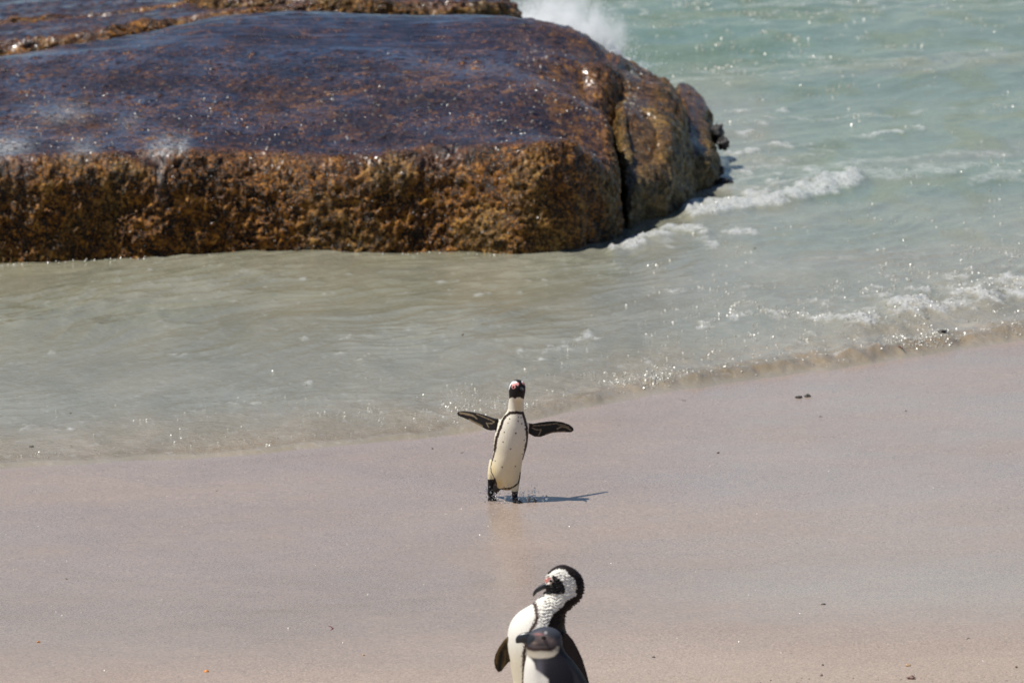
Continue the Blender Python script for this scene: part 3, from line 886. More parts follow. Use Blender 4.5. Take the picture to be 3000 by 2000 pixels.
class Solid:
    """closed tubes and slabs gathered into one surface, then remeshed into one continuous skin"""
    def __init__(self): self.v = []; self.f = []

    def rings(self, centers, ax_a, ax_b, n=28):
        base = len(self.v)
        m = len(centers)
        th = np.linspace(0, 2 * math.pi, n, endpoint=False)
        for c, a, b_ in zip(centers, ax_a, ax_b):
            for q_ in th: self.v.append(np.array(c) + math.cos(q_) * np.array(a) + math.sin(q_) * np.array(b_))
        for i in range(m - 1):
            for j in range(n):
                k = (j + 1) % n
                self.f.append((base + i * n + j, base + i * n + k, base + (i + 1) * n + k, base + (i + 1) * n + j))
        for i, flip in ((0, True), (m - 1, False)):
            self.v.append(np.array(centers[i])); cidx = len(self.v) - 1
            for j in range(n):
                k = (j + 1) % n
                t3 = (base + i * n + j, base + i * n + k, cidx)
                self.f.append(t3[::-1] if flip else t3)

    def tube(self, pts, radii, n=16):
        pts = [np.array(p, float) for p in pts]
        A, B = [], []
        for i, p in enumerate(pts):
            d = pts[min(i + 1, len(pts) - 1)] - pts[max(i - 1, 0)]; d /= np.linalg.norm(d)
            ref = np.array([0, 1.0, 0]) if abs(d[1]) < 0.8 else np.array([1.0, 0, 0])
            a = np.cross(d, ref); a /= np.linalg.norm(a); b_ = np.cross(d, a)
            A.append(a * radii[i]); B.append(b_ * radii[i])
        self.rings(pts, A, B, n)

    def slab(self, pts, normal, thick):
        """a plate from an outline of 3-D points, thinner at the rim after smoothing"""
        nrm = np.array(normal, float); nrm /= np.linalg.norm(nrm)
        pts = [np.array(p, float) for p in pts]
        bm = bmesh.new()
        fr = [bm.verts.new(p + nrm * thick / 2) for p in pts]; bk = [bm.verts.new(p - nrm * thick / 2) for p in pts]
        bm.faces.new(fr); bm.faces.new(bk[::-1])
        m = len(pts)
        for i in range(m):
            j = (i + 1) % m
            bm.faces.new((fr[j], fr[i], bk[i], bk[j]))
        bmesh.ops.recalc_face_normals(bm, faces=bm.faces[:])
        bmesh.ops.triangulate(bm, faces=bm.faces[:])
        base = len(self.v)
        bm.verts.index_update()
        for w in bm.verts: self.v.append(np.array(w.co[:]))
        for q_ in bm.faces: self.f.append(tuple(base + w.index for w in q_.verts))
        bm.free()

    def skin(self, name, mat, voxel=0.0032, smooth=5, parent=None):
        tmp = add_mesh('temporary_skin', self.v, self.f)
        bm = bmesh.new(); bm.from_mesh(tmp.data); bmesh.ops.recalc_face_normals(bm, faces=bm.faces[:]); bm.to_mesh(tmp.data); bm.free()
        rm = tmp.modifiers.new('remesh', 'REMESH'); rm.mode = 'VOXEL'; rm.voxel_size = voxel; rm.use_smooth_shade = True
        sm = tmp.modifiers.new('smooth', 'SMOOTH'); sm.factor = 0.5; sm.iterations = smooth
        dg = bpy.context.evaluated_depsgraph_get()
        me = bpy.data.meshes.new_from_object(tmp.evaluated_get(dg))
        old = tmp.data
        bpy.data.objects.remove(tmp); bpy.data.meshes.remove(old)
        me.name = name
        me.materials.clear(); me.materials.append(mat)
        o = bpy.data.objects.new(name, me); COL.objects.link(o)
        me.polygons.foreach_set('use_smooth', np.ones(len(me.polygons), dtype=bool))
        return o


def coords(o):
    v = np.empty(len(o.data.vertices) * 3, dtype=np.float32); o.data.vertices.foreach_get('co', v)
    nn = np.empty(len(o.data.vertices) * 3, dtype=np.float32); o.data.vertices.foreach_get('normal', nn)
    return v.reshape(-1, 3), nn.reshape(-1, 3)


def spline(rows, m):
    rows = np.array(rows, float); k = len(rows)
    tt = np.linspace(0, k - 1, m); i = np.clip(tt.astype(int), 0, k - 2); f = (tt - i)[:, None]
    p0 = rows[np.clip(i - 1, 0, k - 1)]; p1 = rows[i]; p2 = rows[i + 1]; p3 = rows[np.clip(i + 2, 0, k - 1)]
    return 0.5 * (2 * p1 + (p2 - p0) * f + (2 * p0 - 5 * p1 + 4 * p2 - p3) * f ** 2 + (3 * p1 - p0 - 3 * p2 + p3) * f ** 3)


WHITE = np.array([0.74, 0.71, 0.64]); BLACK = np.array([0.013, 0.011, 0.011]); BROWN = np.array([0.030, 0.017, 0.013])
CREAM = np.array([0.34, 0.26, 0.16]); PINK = np.array([0.64, 0.27, 0.26])


def paint(col, mask, rgb, soft=None):
    m = np.clip(mask.astype(float), 0, 1)[:, None]
    return col * (1 - m) + np.array(rgb) * m


def line_mask(x, y, poly, w, jitter=0.0, seed=0, edge=3.0):
    d = seg_dist(x, y, poly)
    if jitter: d = d + jitter * perlin2(x * 0.06, y * 0.06, seed) + jitter * 0.6 * perlin2(x * 0.16, y * 0.16, seed + 1)
    return 1 - smoothstep(w / 2 - edge, w / 2 + edge, d)


def poly_mask(x, y, poly, jitter=0.0, seed=0):
    if jitter:
        x = x + jitter * perlin2(x * 0.05, y * 0.05, seed); y = y + jitter * perlin2(x * 0.05, y * 0.05, seed + 7)
    return in_poly(x, y, poly).astype(float)


def frame(px0, py0, k, y):
    """photo crop <-> 3-D round the bird's upright plane at depth y; back() lays plumage out on the bird seen along its viewing slope"""
    def to3(zx, zy, dy=0.0):
        return on_y(px0 + zx / k, py0 + zy / k, y + dy)
    o = to3(0, 0); ex = to3(1000, 0); ez = to3(0, 1000)
    sx = (ex[0] - o[0]) / 1000.0; sz = (ez[2] - o[2]) / 1000.0
    c_ = to3(700, 800)
    slope = (CAM[2] - c_[2]) / (c_[1] - CAM[1])

    def back(v): return (v[:, 0] - o[0]) / sx, (v[:, 2] + slope * (v[:, 1] - y) - o[2]) / sz
    return to3, back, sx


def bird(name, label, loc):
    return tag(empty(name, loc), label, 'penguin', 'penguins on the beach')


# ---- the penguin with open flippers, walking out of the water
Y1 = -0.08
T1, B1, S1 = frame(1300, 1080, 3.564, Y1)
ROWS = [  # crop y, left, right, half depth, forward shift
    (117, 752, 790, 0.012, 0.0), (124, 732, 814, 0.026, 0.0), (142, 708, 838, 0.038, 0.0), (170, 690, 850, 0.046, -0.002), (205, 681, 855, 0.049, -0.004), (250, 680, 851, 0.048, -0.004),
    (295, 683, 842, 0.044, -0.002), (335, 679, 836, 0.041, 0.0), (385, 674, 835, 0.041, 0.0), (430, 666, 837, 0.044, 0.0), (465, 648, 842, 0.050, 0.0), (500, 620, 852, 0.058, 0.0),
    (540, 592, 864, 0.066, 0.0), (580, 570, 875, 0.074, 0.0), (630, 550, 884, 0.080, -0.002), (690, 534, 884, 0.086, -0.004), (750, 525, 879, 0.090, -0.006), (810, 521, 870, 0.092, -0.008),
    (870, 518, 852, 0.093, -0.008), (930, 510, 834, 0.093, -0.008), (990, 498, 817, 0.091, -0.007), (1050, 489, 809, 0.087, -0.006), (1105, 490, 804, 0.080, -0.004), (1155, 506, 797, 0.070, 0.0),
    (1200, 530, 783, 0.058, 0.004), (1235, 560, 752, 0.044, 0.008), (1256, 600, 715, 0.028, 0.01), (1264, 630, 690, 0.012, 0.01)]
ROWS = spline(ROWS, 74)
S = Solid()
cen, aa, bb = [], [], []
for zy, L, R, dep, fw in ROWS:
    lean = fw - 0.095 * smoothstep(1150, 100, zy)
    l3, r3 = T1(L, zy, lean), T1(R, zy, lean)
    c = (l3 + r3) / 2
    cen.append(c); aa.append((r3 - l3) / 2); bb.append(np.array([0, dep, 0]))
S.rings(cen, aa, bb, 40)
FL = [(600, 530), (560, 521), (520, 514), (450, 490), (380, 466), (300, 450), (210, 440), (165, 443), (146, 462), (160, 490), (230, 518), (290, 545), (350, 578), (400, 602), (450, 632), (492, 643), (545, 638), (600, 610)]
FR = [(860, 560), (895, 568), (930, 574), (1000, 560), (1080, 549), (1150, 545), (1230, 555), (1300, 580), (1340, 610), (1352, 640), (1325, 662), (1250, 661), (1180, 663), (1120, 671), (1060, 691), (1000, 711), (950, 706), (905, 682), (860, 640)]
S.slab([T1(a, c, -0.045 + 0.00042 * max(0, 560 - a)) for a, c in FL], (-0.7, -1, 0.2), 0.019)
S.slab([T1(a, c, -0.045 + 0.00042 * max(0, a - 900)) for a, c in FR], (0.7, -1, 0.2), 0.019)
# legs: the left one pushing off, the right one set forward
S.tube([T1(545, 960, 0.0), T1(525, 1040, -0.01), T1(505, 1105, -0.015), T1(494, 1165, -0.015)], [0.034, 0.032, 0.025, 0.018])
S.tube([T1(492, 1140, -0.015), T1(490, 1230, -0.008), T1(485, 1310, -0.004)], [0.017, 0.0155, 0.015])
for tx, ty, dy in ((470, 1398, 0.0), (500, 1392, -0.02), (548, 1385, 0.0)):
    S.tube([T1(487, 1290, -0.004), T1((487 + tx) / 2 + 3, 1345, -0.01), T1(tx, ty, dy)], [0.013, 0.010, 0.007], 10)
S.tube([T1(735, 1150, -0.02), T1(746, 1215, -0.03), T1(744, 1290, -0.035)], [0.032, 0.022, 0.0165])
S.tube([T1(744, 1280, -0.035), T1(742, 1340, -0.045), T1(748, 1378, -0.05)], [0.0165, 0.015, 0.016])
for tx, ty, dy in ((836, 1440, -0.11), (790, 1432, -0.12), (735, 1410, -0.10)):
    S.tube([T1(746, 1365, -0.05), T1((746 + tx) / 2 + 6, (1370 + ty) / 2 - 8, (dy - 0.05) / 2), T1(tx, ty - 14, dy)], [0.016, 0.011, 0.0065], 10)
# tail wedge behind
S.tube([T1(600, 1180, 0.06), T1(555, 1240, 0.10), T1(528, 1310, 0.13)], [0.035, 0.022, 0.008])
p1 = bird('penguin', 'upright penguin with both flippers spread wide, walking out of the wash', (0.0, Y1, float(sand_h(0.0, Y1))))
body = S.skin('body', MAT_PLUME, 0.0031, 3)
v, nn = coords(body)
zx, zy = B1(v)
col = np.tile(WHITE * np.array([1.03, 0.99, 0.90]), (len(v), 1))
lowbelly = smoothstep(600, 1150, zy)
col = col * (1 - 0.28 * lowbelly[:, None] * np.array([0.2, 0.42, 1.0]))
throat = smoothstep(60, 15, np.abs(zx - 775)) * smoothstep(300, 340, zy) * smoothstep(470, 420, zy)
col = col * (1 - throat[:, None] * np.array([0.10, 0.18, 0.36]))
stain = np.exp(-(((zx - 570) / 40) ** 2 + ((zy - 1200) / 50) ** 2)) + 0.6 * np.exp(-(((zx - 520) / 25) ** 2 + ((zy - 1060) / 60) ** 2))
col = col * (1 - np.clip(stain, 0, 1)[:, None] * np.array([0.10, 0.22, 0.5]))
band_l = [(690, 462), (650, 492), (617, 540), (600, 590), (577, 655), (555, 715), (541, 780), (533, 850)]
band_r = [(825, 462), (838, 500), (852, 550), (863, 600), (871, 680), (868, 760), (850, 850)]
for poly, w, jit in [([(690, 462), (760, 458), (826, 462)], 32, 6), (band_l, 30, 6), (band_r, 26, 6), ([(533, 850), (522, 905), (507, 955)], 15, 3), ([(507, 955), (491, 1020), (496, 1075), (521, 1122), (531, 1155)], 9, 2),
                     ([(531, 1150), (545, 1185), (548, 1225)], 18, 4), ([(850, 850), (838, 900), (826, 940)], 14, 3), ([(548, 1250), (575, 1262), (620, 1252), (690, 1247), (738, 1226), (778, 1190), (796, 1135), (804, 1085)], 17, 5)]:
    col = paint(col, line_mask(zx, zy, poly, w, jit, 11), BROWN)
for sx_, sy_, sr in [(687, 522, 7), (780, 505, 6), (808, 508, 6), (778, 545, 7.5), (672, 568, 6.5), (815, 572, 7), (633, 662, 7), (752, 672, 9.5), (848, 630, 6), (620, 763, 8), (840, 745, 6), (698, 835, 8), (822, 890, 6), (537, 960, 6.5),
                     (610, 1025, 8), (748, 1016, 7), (630, 1232, 6)]:
    col = paint(col, 1 - smoothstep(sr * 0.6, sr * 1.3, np.hypot(zx - sx_, zy - sy_)), (0.035, 0.025, 0.02))
# head, in finer crop units
hu = (zx - 499.0) / 0.3637; hv = (zy - 71.3) / 0.3637
hd = smoothstep(12, -12, hv - (640 + 14 * np.sin(hu * 0.03) - 25 * ((hu - 760) / 260) ** 2 * -1) - 20 * perlin2(hu * 0.02, hv * 0.02, 3))
col = paint(col, hd, BLACK)
col = paint(col, poly_mask(hu, hv, [(620, 165), (700, 165), (750, 205), (700, 235), (600, 250), (570, 255), (530, 330), (505, 420), (480, 420), (490, 300), (540, 215)]), (0.80, 0.78, 0.76))
col = paint(col, poly_mask(hu, hv, [(855, 150), (900, 165), (905, 200), (868, 215)]), (0.72, 0.70, 0.68))
col = paint(col, poly_mask(hu, hv, [(585, 250), (690, 220), (770, 205), (788, 245), (765, 300), (735, 295), (712, 272), (655, 285), (600, 315), (580, 285)]), PINK)
col = paint(col, poly_mask(hu, hv, [(868, 205), (945, 180), (985, 240), (985, 300), (950, 285), (915, 265), (880, 240)]), PINK * 0.9)
ring = np.hypot(hu - 630, hv - 330)
col = paint(col, smoothstep(60, 52, ring) * smoothstep(24, 32, ring), PINK)
leanv = -0.095 * smoothstep(1150, 100, zy)
backm = smoothstep(0.022, 0.034, v[:, 1] - Y1 - leanv + 0.010 * perlin2(zx * 0.02, zy * 0.02, 9)) * (zy < 1240) * (zx > 470) * (zx < 900)
side_w = smoothstep(0.0, 0.03, v[:, 1] - Y1)
col = paint(col, backm, BLACK)
# flippers: black undersides with buff streaks
fl = ((zx < 572) & (zy < 660) & in_poly(zx, zy, [(100, 400), (592, 515), (572, 545), (548, 660), (100, 660)])) | ((zx > 880) & (zy < 740) & in_poly(zx, zy, [(893, 560), (1400, 500), (1400, 740), (895, 740), (885, 640)]))
col = paint(col, fl, BLACK * 1.1)
flf = fl & (nn[:, 1] < 0.15)
for poly, w in [([(168, 458), (230, 468), (300, 486)], 22), ([(345, 472), (420, 504), (490, 532), (528, 556)], 9), ([(528, 552), (500, 570), (446, 566), (470, 612)], 9), ([(262, 528), (330, 562), (400, 596)], 16),
                ([(300, 480), (345, 520)], 12), ([(935, 592), (1000, 590), (1100, 580), (1190, 568)], 9), ([(922, 616), (965, 634), (1018, 636), (992, 690)], 11), ([(1188, 625), (1235, 598), (1290, 612), (1330, 636)], 15),
                ([(1060, 684), (1150, 660), (1270, 652)], 10), ([(1195, 580), (1260, 585), (1310, 605)], 8)]:
    col = paint(col, flf * line_mask(zx, zy, poly, w, 3, 15, 2.5) * 0.85, CREAM * 0.8)
legs = ((zy > 1152) & (zx < 535)) | ((zy > 1282) & (zx >= 560)) | ((zy > 1300) & (zx >= 500)) | ((v[:, 1] > Y1 + 0.04) & (zy > 1225))
col = paint(col, legs.astype(float), (0.014, 0.013, 0.015))
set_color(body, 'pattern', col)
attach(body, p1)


def make_beak(parent, base, tip, half_h, half_w, up, hook=0.25, name='beak', mat=MAT_BEAK, n=14):
    base, tip, up = np.array(base, float), np.array(tip, float), np.array(up, float)
    d = tip - base; L = np.linalg.norm(d); d /= L
    up = up - d * (up @ d); up /= np.linalg.norm(up); sd = np.cross(d, up)
    S_ = Solid(); C_, A_, B_ = [], [], []
    for f in np.linspace(0, 1, n):
        w = (1 - f ** 2.2) * 0.92 + 0.08
        hk = -hook * half_h * max(0, f - 0.72) ** 1.5 * 9
        C_.append(base + d * L * f + up * (hk + 0.15 * half_h * math.sin(f * 3.1))); A_.append(sd * half_w * w); B_.append(up * half_h * (0.45 + 0.55 * (1 - f ** 1.4)) * (1 if f < 0.93 else 0.55))
    S_.rings(C_, A_, B_, 16)
    o = add_mesh(name, S_.v, S_.f, mat)
    bm = bmesh.new(); bm.from_mesh(o.data); bmesh.ops.recalc_face_normals(bm, faces=bm.faces[:]); bm.to_mesh(o.data); bm.free()
    return attach(o, parent)


def make_eye(parent, c, r):
    v_, f_ = ico(2)
    return attach(add_mesh('eye', v_ * r + np.array(c), None, MAT_EYE, quads=f_), parent)


make_beak(p1, T1(800, 215, -0.122), T1(833, 215, -0.185), 0.013, 0.0085, (0, 0, 1))
make_eye(p1, T1(728, 192, -0.134), 0.0060)
make_eye(p1, T1(845, 190, -0.112), 0.0060)

# ---- the preening adult near the camera
Y2 = -7.0
T2, B2, S2 = frame(1400, 1620, 4.126, Y2)
G2 = float(sand_h(0.1, Y2))
zg2 = (T2(0, 0)[2] - G2) / S2 * 1.02
R2 = [  # left point, right point, half depth
    (640, 2010, 1060, 2010, 0.040), (520, 1960, 1200, 1950, 0.075), (440, 1840, 1275, 1830, 0.100), (425, 1700, 1275, 1690, 0.110), (428, 1560, 1250, 1560, 0.115), (400, 1400, 1225, 1410, 0.116),
    (370, 1220, 1185, 1230, 0.115), (357, 1070, 1130, 1095, 0.110), (366, 930, 1078, 970, 0.100), (408, 815, 1056, 880, 0.088), (495, 715, 1055, 810, 0.076), (620, 638, 1062, 748, 0.066),
    (688, 588, 1090, 690, 0.060), (735, 542, 1180, 620, 0.056), (800, 508, 1252, 545, 0.054), (822, 468, 1284, 462, 0.053), (815, 415, 1288, 385, 0.052), (812, 360, 1272, 315, 0.050),
    (818, 305, 1238, 250, 0.047), (835, 255, 1190, 203, 0.042), (872, 208, 1130, 168, 0.034), (930, 166, 1070, 145, 0.022), (985, 146, 1030, 138, 0.010)]
R2 = spline(R2, 70)
S = Solid(); cen, aa, bb = [], [], []
for lx, ly, rx, ry, dep in R2:
    l3, r3 = T2(lx, ly), T2(rx, ry)
    cen.append((l3 + r3) / 2); aa.append((r3 - l3) / 2); bb.append(np.array([0, dep, 0]))
S.rings(cen, aa, bb, 40)
S.slab([T2(a, c, 0.02) for a, c in [(400, 1000), (345, 1018), (310, 1058), (260, 1130), (215, 1220), (200, 1300), (213, 1380), (250, 1433), (282, 1425), (330, 1360), (388, 1293), (400, 1200)]], (-0.3, -1, 0.1), 0.017)
FL2 = [(960, 960), (1060, 950), (1140, 1040), (1195, 1140), (1255, 1270), (1305, 1430), (1345, 1590), (1350, 1750), (1300, 1830), (1220, 1720), (1130, 1450), (1030, 1180)]
S.slab([T2(a, c, -0.050 - 0.00006 * (c - 950)) for a, c in FL2], (0.35, -1, 0.1), 0.024)
for fx, dy in ((700, -0.07), (930, 0.05)):
    S.tube([T2(fx + 30, 1900, dy), T2(fx + 20, 2010, dy), T2(fx, zg2 - 50, dy - 0.01)], [0.034, 0.022, 0.017])
    for tx, td in ((-230, -0.02), (-190, -0.07), (-120, -0.09)):
        S.tube([T2(fx, zg2 - 45, dy - 0.01), T2(fx + tx * 0.5, zg2 - 40, dy + td * 0.5), T2(fx + tx, zg2 - 22, dy + td)], [0.016, 0.011, 0.007], 10)
S.tube([T2(1180, 1850, 0.0), T2(1300, 1980, 0.01), T2(1390, 2080, 0.02)], [0.05, 0.03, 0.010])
p2 = bird('penguin', 'adult penguin preening with bowed neck, right behind the grey-headed one', (float(T2(850, 2000)[0]), Y2, G2))
body = S.skin('body', MAT_PLUME, 0.0031, 3)
v, nn = coords(body); zx, zy = B2(v)
# ruffled feather tips on the neck
row_ = zy + 14 * np.sin(zx * 0.045) + 18 * perlin2(zx * 0.012, zy * 0.012, 63)
ruf = 0.9 * np.sin(row_ * 0.17) * (0.6 + perlin2(zx * 0.03, zy * 0.05, 61)) + 0.7 * perlin2(zx * 0.05, zy * 0.14, 62)
wr = smoothstep(900, 820, zy) * smoothstep(180, 300, zy) * smoothstep(700, 760, zx)
v2 = v + nn * (ruf * wr * 0.0042)[:, None]
body.data.vertices.foreach_set('co', v2.astype(np.float32).ravel())
col = np.tile(WHITE * 1.05, (len(v), 1))
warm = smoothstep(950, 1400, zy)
col = col * (1 - 0.28 * warm[:, None] * np.array([0.25, 0.45, 0.95]))  # creamier lower belly, its warm shadow tone painted into the plumage
dark_poly = [(826, 268), (845, 215), (890, 155), (1020, 120), (1160, 130), (1290, 240), (1340, 420), (1320, 600), (1200, 680), (1120, 760), (1120, 900), (1450, 1300), (1500, 2200), (600, 2200), (640, 1900), (600, 1600), (600, 1250),
             (700, 1010), (840, 900), (872, 800), (905, 745), (965, 690), (1035, 635), (1062, 580), (1130, 545), (1185, 505), (1195, 400), (1165, 315), (1095, 245), (1055, 200), (970, 192), (905, 212), (858, 245)]
col = paint(col, poly_mask(zx, zy, dark_poly, 14, 31), np.array([0.015, 0.009, 0.008]))
col = paint(col, line_mask(zx, zy, [(672, 580), (700, 660), (718, 745), (702, 830), (660, 905), (600, 1000), (560, 1200), (560, 1700)], 48, 20, 33, 8), np.array([0.050, 0.024, 0.018]))
mask_poly = [(800, 500), (820, 470), (862, 425), (882, 390), (888, 350), (892, 305), (902, 272), (955, 285), (1005, 330), (1042, 380), (1060, 435), (1042, 485), (975, 493), (900, 492)]
col = paint(col, poly_mask(zx, zy, mask_poly, 8, 35), BLACK)
col = paint(col, poly_mask(zx, zy, [(798, 350), (815, 316), (836, 292), (884, 290), (890, 318), (862, 336), (845, 356), (820, 352)]), np.array([0.66, 0.26, 0.22]))
col = paint(col, poly_mask(zx, zy, [(800, 420), (815, 375), (850, 372), (884, 388), (868, 425), (830, 455)]), BLACK)
ring = np.hypot(zx - 880, zy - 335)
col = paint(col, smoothstep(29, 25, ring) * smoothstep(13, 17, ring), np.array([0.55, 0.42, 0.38]))
flm = ((zx < 392) & in_poly(zx, zy, [(340, 1000), (372, 1010), (362, 1100), (372, 1200), (395, 1300), (300, 1460), (150, 1460), (150, 1100)]))
col = paint(col, flm, np.array([0.045, 0.030, 0.014]))
for poly, w in [([(350, 1030), (280, 1130), (230, 1230), (222, 1330)], 30), ([(330, 1180), (330, 1300), (300, 1380)], 22)]:
    col = paint(col, flm * line_mask(zx, zy, poly, w, 8, 37, 6) * 0.8, np.array([0.15, 0.095, 0.035]))
col = paint(col, flm * line_mask(zx, zy, [(285, 1200), (270, 1300), (262, 1400)], 34, 8, 39, 6), BLACK)
col = paint(col, (zy > zg2 - 130).astype(float) * (zx < 1000), BLACK)
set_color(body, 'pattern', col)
attach(body, p2)
make_beak(p2, T2(868, 362, 0.0), T2(652, 490, 0.0), 0.0125, 0.011, (-0.45, 0, 0.9), 0.55)
make_beak(p2, T2(890, 430, 0.0), T2(792, 492, 0.0), 0.0085, 0.010, (-0.45, 0, 0.9), -0.1)
make_eye(p2, T2(880, 335, -0.0445), 0.0058)
make_eye(p2, T2(880, 335, 0.0445), 0.0058)

# ---- the juvenile in front of it
Y3 = -7.42
T3, B3, S3 = frame(1400, 1620, 4.126, Y3)
G3 = float(sand_h(0.1, Y3))
zg3 = (T3(0, 0)[2] - G3) / S3 * 1.02
R3 = [(720, 2110, 1120, 2110, 0.035), (630, 2050, 1290, 2040, 0.070), (570, 1930, 1390, 1910, 0.095), (552, 1780, 1400, 1760, 0.102), (550, 1640, 1360, 1640, 0.100), (552, 1500, 1295, 1510, 0.096), (560, 1390, 1225, 1395, 0.088),
      (575, 1300, 1150, 1300, 0.077), (592, 1232, 1078, 1218, 0.064), (592, 1170, 1034, 1140, 0.054), (584, 1110, 1022, 1065, 0.050), (584, 1050, 1014, 1000, 0.047), (600, 995, 985, 950, 0.042), (638, 948, 935, 915, 0.034),
      (710, 912, 875, 896, 0.024), (760, 896, 825, 890, 0.010)]
R3 = spline(R3, 60)
S = Solid(); cen, aa, bb = [], [], []
for lx, ly, rx, ry, dep in R3:
    l3, r3 = T3(lx, ly), T3(rx, ry)
    cen.append((l3 + r3) / 2); aa.append((r3 - l3) / 2); bb.append(np.array([0, dep, 0]))
S.rings(cen, aa, bb, 40)
S.slab([T3(a, c, -0.034 - 0.00011 * (c - 1330)) for a, c in [(980, 1330), (1090, 1330), (1200, 1480), (1290, 1640), (1345, 1800), (1330, 1900), (1260, 1880), (1130, 1680), (1030, 1500)]], (0.2, -1, 0.25), 0.030)
for fx, dy in ((800, -0.06), (980, 0.05)):
    S.tube([T3(fx + 20, 2000, dy), T3(fx + 10, 2090, dy), T3(fx, zg3 - 45, dy - 0.01)], [0.030, 0.020, 0.016])
    for tx, td in ((-200, -0.02), (-170, -0.06), (-110, -0.08)):
        S.tube([T3(fx, zg3 - 40, dy - 0.01), T3(fx + tx * 0.5, zg3 - 36, dy + td * 0.5), T3(fx + tx, zg3 - 20, dy + td)], [0.015, 0.010, 0.007], 10)
S.tube([T3(1250, 1960, 0.0), T3(1370, 2070, 0.01), T3(1440, 2130, 0.02)], [0.045, 0.028, 0.010])
p3 = bird('penguin', 'blue-grey headed young penguin in front of the preening adult', (float(T3(900, 2000)[0]), Y3, G3))
body = S.skin('body', MAT_PLUME, 0.0031, 4)
v, nn = coords(body); zx, zy = B3(v)
col = np.tile(np.array([0.015, 0.014, 0.018]), (len(v), 1))
col = paint(col, smoothstep(1180, 1120, zy + 0.10 * (zx - 600)), np.array([0.052, 0.056, 0.070]))
def soft_poly(x, y, poly, w):
    d = seg_dist(x, y, list(poly) + [poly[0]])
    return smoothstep(-w, w, np.where(in_poly(x, y, poly), d, -d))


face = [(640, 1120), (670, 1060), (700, 1000), (760, 985), (850, 995), (925, 1035), (955, 1100), (930, 1140), (780, 1150), (660, 1150)]
col = paint(col, soft_poly(zx, zy, face, 26) * 0.9, np.array([0.115, 0.088, 0.084]))
col = paint(col, np.exp(-(((zx - 895) / 45) ** 2 + ((zy - 1062) / 30) ** 2)) * 0.8, np.array([0.27, 0.21, 0.195]))
col = paint(col, np.exp(-(((zx - 770) / 75) ** 2 + ((zy - 1104) / 16) ** 2)) * 0.8, np.array([0.035, 0.034, 0.036]))
col = paint(col, np.exp(-(((zx - 682) / 32) ** 2 + ((zy - 1082) / 16) ** 2)) * 0.9, np.array([0.27, 0.20, 0.15]))
col = paint(col, np.exp(-(((zx - 738) / 52) ** 2 + ((zy - 976) / 15) ** 2)) * 0.95, np.array([0.36, 0.15, 0.14]))
col = paint(col, np.exp(-(((zx - 797) / 44) ** 2 + ((zy - 1020) / 30) ** 2)) * 0.9, np.array([0.24, 0.19, 0.18]))
col = paint(col, smoothstep(1.25, 0.85, np.hypot((zx - 797) / 30, (zy - 1020) / 19)), np.array([0.012, 0.010, 0.010]))
col = paint(col, smoothstep(26, 12, np.hypot(zx - 820, zy - 958)) * 0.8, np.array([0.42, 0.40, 0.39]))
col = paint(col, soft_poly(zx, zy, [(540, 985), (610, 975), (670, 990), (692, 1030), (672, 1062), (630, 1092), (600, 1112), (540, 1100)], 10), np.array([0.022, 0.026, 0.032]))
col = paint(col, line_mask(zx, zy, [(575, 1108), (625, 1150), (700, 1168), (780, 1162), (870, 1172), (940, 1145)], 30, 6, 43, 12) * 0.85, np.array([0.045, 0.022, 0.016]))
thr = [(540, 1150), (610, 1168), (680, 1184), (760, 1178), (860, 1184), (925, 1160), (955, 1120), (985, 1125), (975, 1190), (920, 1242), (850, 1262), (750, 1270), (670, 1264), (608, 1242), (540, 1240)]
col = paint(col, soft_poly(zx, zy, thr, 16) * 0.9, np.array([0.48, 0.42, 0.33]))
bel = [(500, 1235), (600, 1235), (640, 1268), (682, 1325), (702, 1400), (770, 1450), (850, 1520), (880, 1800), (850, 2080), (500, 2120)]
col = paint(col, soft_poly(zx, zy, bel, 16), WHITE)
col = paint(col, np.exp(-(((zx - 740) / 60) ** 2 + ((zy - 1400) / 120) ** 2)) * 0.45, np.array([0.17, 0.155, 0.19]))
col = paint(col, smoothstep(1500, 1400, zy) * line_mask(zx, zy, [(1010, 1060), (1070, 1190), (1110, 1260)], 26, 5, 49, 10) * 0.6, np.array([0.05, 0.05, 0.06]))
col = paint(col, (zy > zg3 - 120).astype(float) * (zx < 1050), BLACK)
set_color(body, 'pattern', col)
attach(body, p3)
MAT_BEAK_YOUNG = simple_material('slate_horn', (0.022, 0.026, 0.033), 0.30)
make_beak(p3, T3(690, 1030, 0.0), T3(455, 1040, 0.0), 0.0275, 0.016, (0, 0, 1), 0.12, mat=MAT_BEAK_YOUNG)
make_eye(p3, T3(795, 1020, -0.0475), 0.0066)
make_eye(p3, T3(795, 1020, 0.0435), 0.0060)

# ------------------------------------------------------------------ splash at the walking penguin's feet
def drop_material():
    M = Mat('clear_water_drops')
    M.set(Base_Color=(0.95, 0.96, 0.97), Roughness=0.04, IOR=1.33, Transmission_Weight=0.92)
    return M.m


